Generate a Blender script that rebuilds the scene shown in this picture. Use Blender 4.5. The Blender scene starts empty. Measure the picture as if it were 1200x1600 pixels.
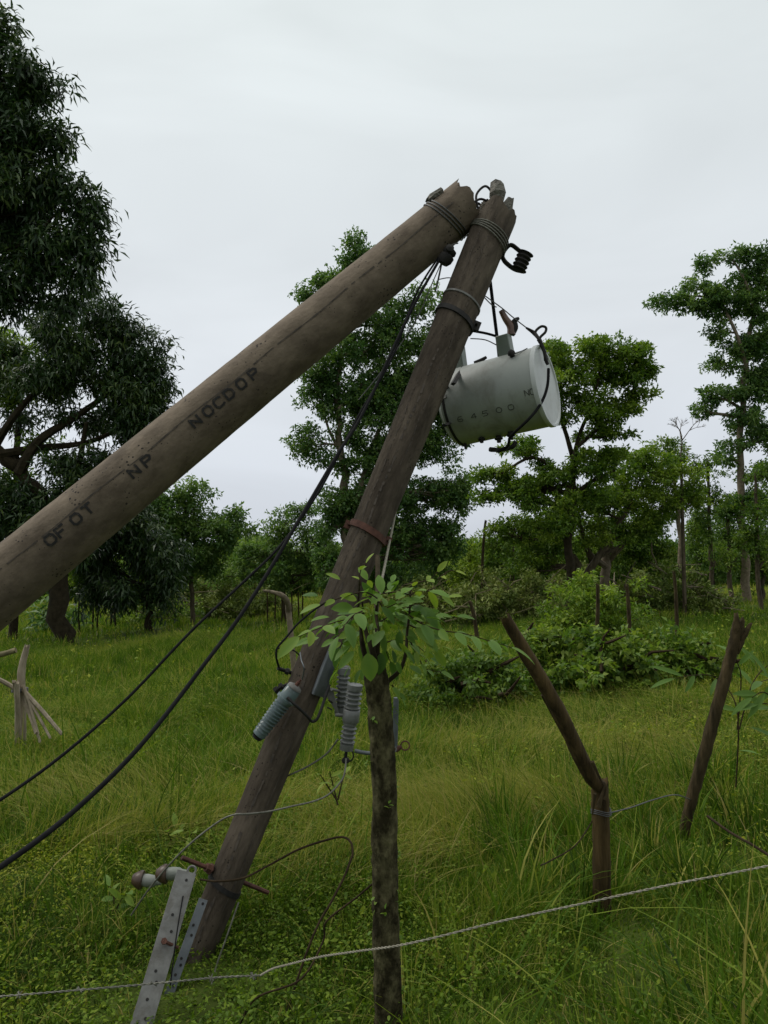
import bpy, math, random
import numpy as np
from mathutils import Vector, Matrix
R = math.radians
sc = bpy.context.scene
COL = sc.collection
random.seed(7)
rng = np.random.default_rng(7)

# ------------------------------------------------------------------ camera
F = 1209.0                      # focal length in photo pixels (1200 x 1600)
EYE = Vector((0, 0, 1.6))
cam_d = bpy.data.cameras.new('camera')
cam = bpy.data.objects.new('camera', cam_d); COL.objects.link(cam)
cam_d.sensor_fit = 'VERTICAL'; cam_d.sensor_height = 32.0; cam_d.lens = F / 1600 * 32.0
cam_d.clip_start = 0.05; cam_d.clip_end = 3000
CM = Matrix.Rotation(R(90 + 4.9), 3, 'X') @ Matrix.Rotation(R(-1.35), 3, 'Z')
cam.matrix_world = Matrix.Translation(EYE) @ CM.to_4x4()
sc.camera = cam
# ------------------------------------------------------------------ light
w = bpy.data.worlds.new("World"); sc.world = w; w.use_nodes = True
nt = w.node_tree; nt.nodes.clear()
def N(nt, t, **k):
    n = nt.nodes.new(t)
    for a, b in k.items(): setattr(n, a, b)
    return n
SUN_EL, SUN_AZ = R(52), R(-68)      # azimuth from +Y (straight ahead) towards -X (left)
sky = N(nt, 'ShaderNodeTexSky', sky_type='NISHITA', sun_disc=False, sun_elevation=SUN_EL, sun_rotation=SUN_AZ, dust_density=4.0)
b1 = N(nt, 'ShaderNodeBackground'); b1.inputs['Strength'].default_value = 0.08
nt.links.new(sky.outputs[0], b1.inputs[0])
tc = N(nt, 'ShaderNodeTexCoord'); sep = N(nt, 'ShaderNodeSeparateXYZ'); nt.links.new(tc.outputs['Generated'], sep.inputs[0])
grad = N(nt, 'ShaderNodeValToRGB'); nt.links.new(sep.outputs['Z'], grad.inputs[0])
e = grad.color_ramp.elements
e[0].position = 0.0; e[0].color = (0.64, 0.685, 0.765, 1)
e[1].position = 0.62; e[1].color = (0.80, 0.86, 0.865, 1)
zn = grad.color_ramp.elements.new(0.95); zn.color = (1.75, 1.78, 1.70, 1)
m = grad.color_ramp.elements.new(0.30); m.color = (0.78, 0.825, 0.865, 1)
mp = N(nt, 'ShaderNodeMapping'); mp.inputs['Scale'].default_value = (1.2, 1.2, 3.4); nt.links.new(tc.outputs['Generated'], mp.inputs[0])
nz = N(nt, 'ShaderNodeTexNoise'); nz.inputs['Scale'].default_value = 1.6; nz.inputs['Detail'].default_value = 4; nz.inputs['Distortion'].default_value = 0.6
nt.links.new(mp.outputs[0], nz.inputs[0])
mr = N(nt, 'ShaderNodeMapRange'); mr.inputs['From Min'].default_value = .3; mr.inputs['From Max'].default_value = .7
mr.inputs['To Min'].default_value = .90; mr.inputs['To Max'].default_value = 1.07; nt.links.new(nz.outputs[0], mr.inputs[0])
vm = N(nt, 'ShaderNodeVectorMath', operation='SCALE'); nt.links.new(grad.outputs[0], vm.inputs[0]); nt.links.new(mr.outputs[0], vm.inputs['Scale'])
yr = N(nt, 'ShaderNodeMapRange'); yr.inputs['From Min'].default_value = -.9; yr.inputs['From Max'].default_value = .5
yr.inputs['To Min'].default_value = .68; yr.inputs['To Max'].default_value = 1.0; nt.links.new(sep.outputs['Y'], yr.inputs[0])
vm2 = N(nt, 'ShaderNodeVectorMath', operation='SCALE'); nt.links.new(vm.outputs[0], vm2.inputs[0]); nt.links.new(yr.outputs[0], vm2.inputs['Scale']); vm = vm2
b2 = N(nt, 'ShaderNodeBackground'); nt.links.new(vm.outputs[0], b2.inputs[0]); b2.inputs['Strength'].default_value = 1.0
mx = N(nt, 'ShaderNodeMixShader'); mx.inputs[0].default_value = 0.93
nt.links.new(b1.outputs[0], mx.inputs[1]); nt.links.new(b2.outputs[0], mx.inputs[2])
wo = N(nt, 'ShaderNodeOutputWorld'); nt.links.new(mx.outputs[0], wo.inputs[0])
sd = bpy.data.lights.new('sun', 'SUN'); sd.energy = 1.5; sd.angle = R(25); sd.color = (1, .96, .9)
so = bpy.data.objects.new('sun', sd); COL.objects.link(so)
so.rotation_euler = Vector((math.sin(SUN_AZ) * math.cos(SUN_EL), math.cos(SUN_AZ) * math.cos(SUN_EL), math.sin(SUN_EL))).to_track_quat('Z', 'Y').to_euler()
sc.view_settings.view_transform = 'Standard'; sc.view_settings.look = 'None'
sc.view_settings.exposure = 0.0; sc.view_settings.gamma = 1.0

# ------------------------------------------------------------------ projection helpers
def ray(px, py): return CM @ Vector(((px - 600) / F, (800 - py) / F, -1))
def P(px, py, d): return EYE + ray(px, py) * d
def terr(x, y):
    return (0.05 * np.sin(.7 * x + 1) * np.sin(.5 * y + .4) + 0.04 * np.sin(1.3 * x + .4 * y)
            + 0.10 * np.sin(.11 * x + .5) * np.sin(.09 * y)) * np.clip(y / 8., .25, 1.6)
def G(px, py):
    r = ray(px, py); t = 1.0
    while t < 400:
        p = EYE + r * t
        if p.z <= terr(p.x, p.y): return p
        t *= 1.01
    return EYE + r * 400
def GG(px, py, hgt=.3):
    r = ray(px, py); t = 1.0
    while t < 400:
        p = EYE + r * t
        if p.z <= terr(p.x, p.y) + hgt: break
        t *= 1.01
    return Vector((p.x, p.y, float(terr(p.x, p.y))))
def onground(p): return Vector((p.x, p.y, float(terr(p.x, p.y))))
def V(*a): return Vector(a)

# ------------------------------------------------------------------ materials
def mat(name, c1, c2=None, scale=8, rough=.8, metal=0, bump=0, bscale=None, detail=6, stretch=None, spots=None, lo=.35, hi=.65, align=None, stain=None):
    m = bpy.data.materials.new(name); m.use_nodes = True
    t = m.node_tree; b = t.nodes['Principled BSDF']
    b.inputs['Roughness'].default_value = rough; b.inputs['Metallic'].default_value = metal
    tcn = N(t, 'ShaderNodeTexCoord'); mpn = N(t, 'ShaderNodeMapping'); t.links.new(tcn.outputs['Object'], mpn.inputs[0])
    if align is not None:       # grain runs along this world direction
        mpn.vector_type = 'TEXTURE'; mpn.inputs['Rotation'].default_value = Vector(align).to_track_quat('Z', 'Y').to_euler()
        mpn.inputs['Scale'].default_value = [1 / s for s in stretch]
    elif stretch: mpn.inputs['Scale'].default_value = stretch
    n = N(t, 'ShaderNodeTexNoise'); n.inputs['Scale'].default_value = scale; n.inputs['Detail'].default_value = detail; n.inputs['Roughness'].default_value = .65
    t.links.new(mpn.outputs[0], n.inputs[0])
    cr = N(t, 'ShaderNodeValToRGB'); cr.color_ramp.elements[0].position = lo; cr.color_ramp.elements[1].position = hi
    cr.color_ramp.elements[0].color = (*c1, 1); cr.color_ramp.elements[1].color = (*(c2 or c1), 1)
    t.links.new(n.outputs[0], cr.inputs[0])
    out = cr.outputs[0]
    if stain:           # (scale, darkest factor, colour of the dirt)
        ns = N(t, 'ShaderNodeTexNoise'); ns.inputs['Scale'].default_value = stain[0]; ns.inputs['Detail'].default_value = 8; ns.inputs['Roughness'].default_value = .7; ns.inputs['Distortion'].default_value = .5
        t.links.new(mpn.outputs[0], ns.inputs[0])
        rs = N(t, 'ShaderNodeMapRange'); rs.inputs['From Min'].default_value = .48; rs.inputs['From Max'].default_value = .66; rs.inputs['To Max'].default_value = stain[1]
        t.links.new(ns.outputs[0], rs.inputs[0])
        ms = N(t, 'ShaderNodeMixRGB'); t.links.new(rs.outputs[0], ms.inputs[0]); t.links.new(out, ms.inputs[1]); ms.inputs[2].default_value = (*stain[2], 1); out = ms.outputs[0]
    if spots:           # (scale, threshold, colour)
        v = N(t, 'ShaderNodeTexVoronoi'); v.inputs['Scale'].default_value = spots[0]; t.links.new(tcn.outputs['Object'], v.inputs[0])
        n3 = N(t, 'ShaderNodeTexNoise'); n3.inputs['Scale'].default_value = spots[0] * .16; t.links.new(tcn.outputs['Object'], n3.inputs[0])
        mm = N(t, 'ShaderNodeMath', operation='MULTIPLY'); t.links.new(n3.outputs[0], mm.inputs[0]); mm.inputs[1].default_value = spots[1]
        lt = N(t, 'ShaderNodeMath', operation='LESS_THAN'); t.links.new(v.outputs['Distance'], lt.inputs[0])
        sb = N(t, 'ShaderNodeMath', operation='SUBTRACT'); t.links.new(mm.outputs[0], sb.inputs[0]); sb.inputs[1].default_value = spots[1] * .42
        t.links.new(sb.outputs[0], lt.inputs[1])
        mc = N(t, 'ShaderNodeMixRGB'); t.links.new(lt.outputs[0], mc.inputs[0]); t.links.new(out, mc.inputs[1]); mc.inputs[2].default_value = (*spots[2], 1)
        out = mc.outputs[0]
    t.links.new(out, b.inputs['Base Color'])
    if bump:
        n2 = N(t, 'ShaderNodeTexNoise'); n2.inputs['Scale'].default_value = bscale or scale * 3; n2.inputs['Detail'].default_value = 5
        t.links.new(mpn.outputs[0], n2.inputs[0])
        bp = N(t, 'ShaderNodeBump'); bp.inputs['Strength'].default_value = bump; bp.inputs['Distance'].default_value = .02
        t.links.new(n2.outputs[0], bp.inputs['Height']); t.links.new(bp.outputs[0], b.inputs['Normal'])
    return m
def leafmat(name, cols, rough=.5, trans=.3, spec=.3):
    m = bpy.data.materials.new(name); m.use_nodes = True
    t = m.node_tree; b = t.nodes['Principled BSDF']; out = t.nodes['Material Output']
    a = N(t, 'ShaderNodeAttribute'); a.attribute_name = 'tint'
    cr = N(t, 'ShaderNodeValToRGB'); t.links.new(a.outputs['Fac'], cr.inputs[0])
    el = cr.color_ramp.elements
    for i, (p, c) in enumerate(cols):
        q = el[i] if i < 2 else el.new(p)
        q.position = p; q.color = (*c, 1)
    b.inputs['Roughness'].default_value = rough; b.inputs['Specular IOR Level'].default_value = spec
    t.links.new(cr.outputs[0], b.inputs['Base Color'])
    tr = N(t, 'ShaderNodeBsdfTranslucent')
    g = N(t, 'ShaderNodeMixRGB', blend_type='MULTIPLY'); g.inputs[0].default_value = 1; g.inputs[2].default_value = (1.15, 1.25, .6, 1)
    t.links.new(cr.outputs[0], g.inputs[1]); t.links.new(g.outputs[0], tr.inputs[0])
    mx = N(t, 'ShaderNodeMixShader'); mx.inputs[0].default_value = trans
    t.links.new(b.outputs[0], mx.inputs[1]); t.links.new(tr.outputs[0], mx.inputs[2]); t.links.new(mx.outputs[0], out.inputs[0])
    return m
M = {}
M['mango'] = leafmat('mango_leaf', [(0, (.014, .034, .011)), (1, (.10, .14, .028)), (.5, (.034, .073, .020))], .4, .2, .4)
M['green'] = leafmat('tree_leaf', [(0, (.038, .088, .013)), (1, (.24, .31, .045)), (.5, (.108, .190, .028))], .5, .4)
M['bright'] = leafmat('bright_leaf', [(0, (.055, .120, .016)), (1, (.28, .36, .045)), (.5, (.145, .235, .030))], .5, .4)
M['blue'] = leafmat('bluish_leaf', [(0, (.036, .090, .026)), (1, (.20, .29, .075)), (.5, (.096, .185, .050))], .5, .38)
M['dry'] = leafmat('wilted_leaf', [(0, (.06, .10, .018)), (1, (.27, .30, .09)), (.5, (.14, .195, .040))], .7, .25)
M['grass'] = leafmat('grass_blade', [(0, (.020, .045, .005)), (1, (.32, .26, .11)), (.35, (.088, .168, .013)), (.62, (.195, .245, .030)), (.85, (.37, .33, .09))], .7, .35, .12)
M['weed'] = leafmat('weed_leaf', [(0, (.034, .08, .008)), (1, (.34, .35, .03)), (.5, (.135, .215, .016))], .6, .35, .2)
M['sapling'] = leafmat('sapling_leaf', [(0, (.050, .115, .018)), (1, (.26, .32, .04)), (.5, (.125, .225, .036))], .55, .35, .22)
M['soil'] = mat('meadow_ground', (.035, .048, .010), (.07, .10, .016), scale=1.2, rough=1)
axA = P(724, 322, 4.7) - P(0, 917, 3.95); axB = P(777, 336, 4.7) - P(303, 1500, 3.38)
M['concrete'] = mat('concrete_pole', (.088, .067, .047), (.205, .162, .118), scale=5, rough=.88, bump=.22, bscale=30, spots=(42, .95, (.03, .024, .02)), stretch=(1.6, 1.6, 1.1), lo=.3, hi=.70, align=axA, stain=(2.2, .6, (.055, .042, .030)))
M['concrete2'] = mat('weathered_pole', (.034, .026, .018), (.135, .108, .080), scale=7, rough=.9, bump=.5, bscale=26, spots=(50, 1.0, (.02, .015, .01)), lo=.3, hi=.72, stretch=(1.6, 1.6, .45), align=axB, stain=(3.0, .75, (.020, .014, .009)))
M['broken'] = mat('broken_concrete', (.11, .10, .085), (.2, .19, .16), scale=20, rough=.95, bump=1, bscale=50)
M['paint'] = mat('black_paint', (.010, .009, .008), (.085, .068, .05), scale=55, rough=.8, lo=.55, hi=.74)
M['seam'] = mat('mould_seam', (.035, .028, .022), (.09, .072, .055), scale=25, rough=.9)
M['tank'] = mat('tank_paint', (.25, .27, .25), (.30, .32, .295), scale=3, rough=.42, stretch=(1, 1, .4), stain=(7, .42, (.11, .10, .07)))
M['lid'] = mat('lid_paint', (.44, .46, .45), (.50, .52, .51), scale=6, rough=.5, stain=(9, .25, (.25, .24, .2)))
M['box'] = mat('box_paint', (.13, .16, .13), (.17, .20, .165), scale=10, rough=.5)
M['iron'] = mat('dark_iron', (.010, .010, .010), (.026, .023, .020), scale=30, rough=.75, metal=.3)
M['rust'] = mat('rusty_iron', (.045, .016, .010), (.11, .045, .028), scale=25, rough=.85)
M['galv'] = mat('galvanised_steel', (.095, .095, .088), (.195, .195, .185), scale=16, rough=.65, metal=.1, lo=.3, hi=.7, stain=(18, .6, (.07, .06, .045)))
M['galvd'] = mat('dull_steel', (.08, .092, .10), (.14, .155, .165), scale=14, rough=.5, metal=.3)
M['bluecer'] = mat('blue_grey_porcelain', (.08, .115, .118), (.135, .18, .185), scale=8, stain=(22, .5, (.05, .05, .04)), rough=.25)
M['greycer'] = mat('grey_porcelain', (.115, .12, .115), (.17, .175, .17), scale=8, stain=(22, .5, (.05, .05, .04)), rough=.35)
M['browncer'] = mat('brown_porcelain', (.042, .024, .014), (.075, .045, .028), scale=8, rough=.4)
M['brownbush'] = mat('brown_bushing_glaze', (.10, .055, .04), (.20, .12, .09), scale=12, rough=.3)
M['white'] = mat('white_porcelain', (.15, .165, .14), (.25, .26, .23), scale=9, rough=.4)
M['black'] = mat('black_cable', (.006, .006, .007), (.011, .011, .012), scale=20, rough=.8)
M['wire'] = mat('grey_wire', (.10, .10, .08), (.19, .185, .155), scale=60, rough=.55, metal=.3)
M['rope'] = mat('pale_wire', (.22, .20, .15), (.34, .315, .25), scale=90, rough=.7)
M['darkwire'] = mat('dark_wire', (.05, .05, .048), (.09, .09, .085), scale=60, rough=.6)
M['bark'] = mat('grey_brown_bark', (.045, .034, .020), (.13, .105, .070), scale=9, rough=.95, bump=.8, stretch=(1, 1, .3))
M['darkbark'] = mat('dark_bark', (.018, .014, .007), (.042, .033, .018), scale=7, rough=.95, bump=.8)
M['palebark'] = mat('pale_bark', (.11, .085, .052), (.23, .185, .125), scale=8, rough=.9, bump=.5)
M['postbark'] = mat('lichen_bark', (.022, .018, .007), (.15, .135, .068), scale=26, rough=.95, bump=1, bscale=42, lo=.42, hi=.74, stretch=(1, 1, .55))
M['wood'] = mat('weathered_wood', (.024, .016, .006), (.105, .070, .028), scale=14, rough=.9, bump=.8, bscale=30, stretch=(1.5, 1.5, .14))
M['wood2'] = mat('dark_weathered_wood', (.020, .015, .006), (.078, .056, .026), scale=14, rough=.9, bump=.8, bscale=30, stretch=(1.5, 1.5, .3))
M['bleached'] = mat('bleached_wood', (.16, .13, .085), (.36, .30, .22), scale=12, rough=.9, bump=.6, stretch=(1, 1, .3))
M['straw'] = mat('dry_stick', (.085, .072, .034), (.20, .17, .085), scale=20, rough=.9)
M['drystem'] = mat('brown_stem', (.018, .011, .005), (.045, .030, .014), scale=20, rough=.9)

M['faint'] = mat('faded_paint', (.05, .05, .045), (.09, .095, .085), scale=60, rough=.7)
for k_, s_ in (('black', .12), ('concrete', .25), ('concrete2', .25), ('wood', .2), ('wood2', .2), ('postbark', .2), ('bark', .2), ('darkbark', .2), ('soil', .1), ('wire', .3), ('drystem', .2)):
    M[k_].node_tree.nodes['Principled BSDF'].inputs['Specular IOR Level'].default_value = s_
# ------------------------------------------------------------------ mesh helpers
def npmesh(name, Vs, Fs, material, tint=None, smooth=False, parent=None):
    """Vs (n,3); Fs (m,k) all the same k"""
    me = bpy.data.meshes.new(name)
    n, (f, k) = len(Vs), Fs.shape
    me.vertices.add(n); me.vertices.foreach_set('co', Vs.astype(np.float32).ravel())
    me.loops.add(f * k); me.loops.foreach_set('vertex_index', Fs.astype(np.int32).ravel())
    me.polygons.add(f); me.polygons.foreach_set('loop_start', np.arange(0, f * k, k, dtype=np.int32))
    if tint is not None:
        a = me.attributes.new('tint', 'FLOAT', 'POINT'); a.data.foreach_set('value', tint.astype(np.float32))
    me.update(calc_edges=True)
    if smooth: me.polygons.foreach_set('use_smooth', np.ones(f, dtype=bool))
    me.materials.append(material)
    o = bpy.data.objects.new(name, me); COL.objects.link(o)
    if parent: o.parent = parent
    return o
class MB:
    def __init__(s): s.v = []; s.f = []
    def ring_tube(s, pts, radii, n=10, caps=True, noise=0, jag=0, seed=0, flat=None):
        """swept tube; jag = length of the splinters at the far end"""
        rn = random.Random(seed)
        pts = [Vector(p) for p in pts]; L = len(pts)
        if not hasattr(radii, '__len__'): radii = [radii] * L
        t0 = (pts[1] - pts[0]).normalized()
        up = V(0, 0, 1) if abs(t0.z) < .9 else V(1, 0, 0)
        x = t0.cross(up).normalized(); base = len(s.v)
        lump = [rn.uniform(-1, 1) for _ in range(n)]
        for i in range(L):
            t = (pts[min(i + 1, L - 1)] - pts[max(i - 1, 0)])
            t = t.normalized() if t.length > 1e-9 else t0
            x = (x - t * x.dot(t)).normalized(); y = t.cross(x)
            for k in range(n):
                a = 2 * math.pi * k / n
                r = radii[i] * (1 + noise * (rn.uniform(-1, 1) * .5 + lump[k] * .5))
                c = x * math.cos(a) * r + y * math.sin(a) * r * (flat or 1)
                j = t * rn.uniform(-jag * .3, jag) if (jag and i == L - 1) else V(0, 0, 0)
                s.v.append(pts[i] + c + j)
        for i in range(L - 1):
            for k in range(n):
                a = base + i * n + k; b = base + i * n + (k + 1) % n
                s.f.append((a, b, b + n, a + n))
        if caps:
            s.v.append(pts[0]); c0 = len(s.v) - 1
            tt = (pts[-1] - pts[-2]).normalized()
            s.v.append(pts[-1] - tt * jag * .4); c1 = len(s.v) - 1
            for k in range(n):
                s.f.append((base + (k + 1) % n, base + k, c0))
                s.f.append((base + (L - 1) * n + k, base + (L - 1) * n + (k + 1) % n, c1))
        return s
    def lathe(s, p0, axis, prof, n=24):
        """prof = [(dist along the axis, radius)]"""
        axis = Vector(axis).normalized(); p0 = Vector(p0)
        up = V(0, 0, 1) if abs(axis.z) < .9 else V(1, 0, 0)
        x = axis.cross(up).normalized(); y = axis.cross(x); base = len(s.v)
        for (h, r) in prof:
            for k in range(n):
                a = 2 * math.pi * k / n
                s.v.append(p0 + axis * h + (x * math.cos(a) + y * math.sin(a)) * max(r, 1e-4))
        for i in range(len(prof) - 1):
            for k in range(n):
                a = base + i * n + k; b = base + i * n + (k + 1) % n
                s.f.append((a, a + n, b + n, b))
        return s
    def box(s, c, X, Y, Z):
        """centre and three half-extent vectors"""
        c = Vector(c); b = len(s.v)
        for sx in (-1, 1):
            for sy in (-1, 1):
                for sz in (-1, 1): s.v.append(c + X * sx + Y * sy + Z * sz)
        for q in ((0, 1, 3, 2), (4, 6, 7, 5), (0, 4, 5, 1), (2, 3, 7, 6), (0, 2, 6, 4), (1, 5, 7, 3)): s.f.append(tuple(b + i for i in q))
        return s
    def build(s, name, material, parent=None, smooth=True, bevel=0, sharp=50):
        me = bpy.data.meshes.new(name); me.from_pydata([tuple(v) for v in s.v], [], s.f); me.update()
        if smooth:
            me.polygons.foreach_set('use_smooth', np.ones(len(me.polygons), dtype=bool))
            me.set_sharp_from_angle(angle=R(sharp))
        me.materials.append(material)
        o = bpy.data.objects.new(name, me); COL.objects.link(o)
        if parent: o.parent = parent
        if bevel:
            b = o.modifiers.new('bevel', 'BEVEL'); b.width = bevel; b.segments = 2
        return o
def tag(o, label=None, cat=None, group=None, kind=None):
    if label: o['label'] = label
    if cat: o['category'] = cat
    if group: o['group'] = group
    if kind: o['kind'] = kind
    return o
def thing(name, loc, label, cat, group=None):
    o = bpy.data.objects.new(name, None); COL.objects.link(o); o.empty_display_size = .1
    o.location = loc
    return tag(o, label, cat, group)
def rehome(root):
    """children were built in world coordinates: keep them there under the moved root"""
    inv = Matrix.Translation(-Vector(root.location))
    for o in list(bpy.data.objects):
        if o.parent == root: o.matrix_parent_inverse = inv
def smoothpath(pts, n=8):
    pts = [Vector(p) for p in pts]; out = []
    for i in range(len(pts) - 1):
        p0 = pts[max(i - 1, 0)]; p1 = pts[i]; p2 = pts[i + 1]; p3 = pts[min(i + 2, len(pts) - 1)]
        for k in range(n):
            t = k / n
            out.append(.5 * ((2 * p1) + (p2 - p0) * t + (2 * p0 - 5 * p1 + 4 * p2 - p3) * t * t + (3 * p1 - p0 - 3 * p2 + p3) * t ** 3))
    out.append(pts[-1]); return out
def lerpr(rs, n):   # radii along smoothpath
    out = []
    for i in range(len(rs) - 1):
        for k in range(n): out.append(rs[i] + (rs[i + 1] - rs[i]) * k / n)
    out.append(rs[-1]); return out
def vnoise(x, y, scale, seed=0):
    g = np.random.default_rng(seed).random((257, 257))
    x = (x / scale) % 256; y = (y / scale) % 256
    xi = np.floor(x).astype(int) % 256; yi = np.floor(y).astype(int) % 256; fx = x - np.floor(x); fy = y - np.floor(y)
    fx = fx * fx * (3 - 2 * fx); fy = fy * fy * (3 - 2 * fy)
    return (g[xi, yi] * (1 - fx) + g[xi + 1, yi] * fx) * (1 - fy) + (g[xi, yi + 1] * (1 - fx) + g[xi + 1, yi + 1] * fx) * fy
def unit(a): return a / np.maximum(np.linalg.norm(a, axis=1, keepdims=True), 1e-9)

def leafcloud(pos, dr, nrm, L, W, bend=.25):
    """one bent rhombic leaf (4 verts) per row"""
    n = len(pos); dr = unit(dr); sd_ = unit(np.cross(dr, nrm)); nn = np.cross(sd_, dr)
    L = L[:, None]; W = W[:, None]
    Vv = np.empty((n, 4, 3))
    Vv[:, 0] = pos
    Vv[:, 1] = pos + dr * L * .45 + sd_ * W * .5 + nn * L * .06
    Vv[:, 2] = pos + dr * L - nn * L * bend
    Vv[:, 3] = pos + dr * L * .45 - sd_ * W * .5 + nn * L * .06
    return Vv.reshape(-1, 3), np.arange(n * 4).reshape(-1, 4)

def puffs_in_blob(c, r, n, shell=.45):
    d = unit(rng.normal(size=(n, 3))); q = rng.random((n, 1)) ** shell
    return c + d * q * r
def crown_leaves(puffs, prad, per, L, W, flat=.75, droop=.3, wisp=.5):
    """leaf rosettes inside puffs; returns leaf arrays"""
    m = len(puffs)
    pr = prad * rng.uniform(.55, 1.25, size=(m, 1))
    base_t = rng.random(m)
    # each puff has sprigs, each sprig has leaves
    ns = max(3, per // 7)
    P0 = np.repeat(puffs, ns, 0); r0 = np.repeat(pr, ns, 0); t0 = np.repeat(base_t, ns)
    d = unit(rng.normal(size=(len(P0), 3)))
    q = rng.random((len(P0), 1)) ** .5
    off = d * q * r0; off[:, 2] *= flat
    sp = P0 + off
    out = unit(off + np.array([0, 0, .25]) * r0)
    A = np.repeat(sp, 7, 0); o = np.repeat(out, 7, 0); t = np.repeat(t0, 7)
    n = len(A)
    dr = unit(o * .5 + rng.normal(size=(n, 3)) * .75 + np.array([0, 0, -droop]))
    A = A + dr * L * .15 + rng.normal(size=(n, 3)) * L * .35
    nr = unit(rng.normal(size=(n, 3)) * .6 + np.array([0, 0, 1.0]))
    l = L * rng.uniform(.6, 1.25, n); wd = W * rng.uniform(.7, 1.2, n)
    tint = np.clip(.5 * t + .5 * rng.random(n) + .1 * rng.normal(size=n), 0, 1)
    Vv, Ff = leafcloud(A, dr, nr, l, wd, .25)
    return Vv, Ff, np.repeat(tint, 4)

def tree(name, label, cat, d, trunk, blobs, leaf, L, W, prad, per, k=1.0, bark='bark', limbs=(), flat=.75, droop=.3,
         group=None, base_on_ground=True, shell=.45, twigs=True, depthk=.9, bias=0):
    """trunk / limbs: [(px, py, half-width px)] at depth d; blobs: (px, py, rx, ry[, depth offset])"""
    tp = [(P(a, b, d), c * d / F) for a, b, c in trunk]
    if base_on_ground: tp[0] = (onground(tp[0][0]) - V(0, 0, .1), tp[0][1])
    root = thing(name, tp[0][0], label, cat, group)
    mb = MB()
    pts = smoothpath([p for p, r in tp], 5); rad = lerpr([r for p, r in tp], 5)
    wob = [p + Vector(rng.normal(size=3) * r * .35) for p, r in zip(pts, rad)]; wob[0] = pts[0]
    mb.ring_tube(wob, rad, 9, noise=.12, seed=1)
    nodes = list(zip(wob, rad))
    for lb in limbs:
        lp = [(P(a, b, d + (rng.random() - .5) * .03 * d), c * d / F) for a, b, c in lb]
        q = smoothpath([p for p, r in lp], 5); rr = lerpr([r for p, r in lp], 5)
        mb.ring_tube(q, rr, 7, noise=.1); nodes += list(zip(q, rr))
    allp = []
    for b in blobs:
        dd = d + (b[4] if len(b) > 4 else 0)
        c = np.array(P(b[0], b[1], dd)); s = dd / F
        r = np.array([b[2] * s, b[2] * s * depthk, b[3] * s])
        n = max(4, int(k * b[2] * b[3] * s * s * 4.2 / prad ** 2))
        pf = puffs_in_blob(c, r, n, shell); allp.append(pf)
        if twigs and nodes:
            cv = Vector(c) - V(0, 0, r[2] * .35)
            cand = [q for q in nodes if q[0].z < cv.z + .15] or nodes[:6]
            st = min(cand, key=lambda q: (q[0] - cv).length + .3 * abs(q[0].z - cv.z))
            mid = st[0].lerp(cv, .5) + Vector(rng.normal(size=3) * .12 * (cv - st[0]).length * .6) + V(0, 0, .05)
            rr0 = min(st[1] * .75, .012 * d * .5 + .03)
            path = smoothpath([st[0], mid, cv], 4)
            mb.ring_tube(path, [rr0 + (rr0 * .35 - rr0) * i / (len(path) - 1) for i in range(len(path))], 6, noise=.1)
            for p in pf[:: (1 if len(pf) < 60 else 2)]:
                p = Vector(p); a = path[rng.integers(2, len(path))]
                mid = a.lerp(p, .5) + Vector(rng.normal(size=3) * .08 * (p - a).length)
                r1 = rr0 * .3
                mb.ring_tube([a, mid, p], [r1, r1 * .6, r1 * .25], 4, caps=False)
    mb.build('trunk', M[bark], root)
    allp = np.concatenate(allp)
    if leaf != 'mango': L, W, per = L * .78, W * .78, int(per * 1.75)
    else: per = int(per * 1.25)
    Vv, Ff, t = crown_leaves(allp, prad, per, L, W, flat, droop)
    npmesh('crown', Vv, Ff, M[leaf], np.clip(t + bias, 0, 1), parent=root)
    rehome(root)
    return root
# ------------------------------------------------------------------ ground
Bfoot = GG(303, 1510, 0)
def make_ground():
    ys = np.concatenate([np.linspace(-30, 0, 16), np.linspace(.5, 40, 120), np.geomspace(42, 1500, 40)])
    xs = np.concatenate([-np.geomspace(1500, 42, 30), np.linspace(-40, 40, 161), np.geomspace(42, 1500, 30)])
    X, Y = np.meshgrid(xs, ys); Z = terr(X, Y)
    Z = np.where(Y > 120, Z * 0.2, Z)
    Vv = np.stack([X, Y, Z], -1).reshape(-1, 3); nx = len(xs)
    i, j = np.meshgrid(np.arange(len(ys) - 1), np.arange(nx - 1), indexing='ij'); a = (i * nx + j).ravel()
    Ff = np.stack([a, a + 1, a + nx + 1, a + nx], -1)
    o = npmesh('ground', Vv, Ff, M['soil'], smooth=True); o['kind'] = 'structure'
make_ground()

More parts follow.
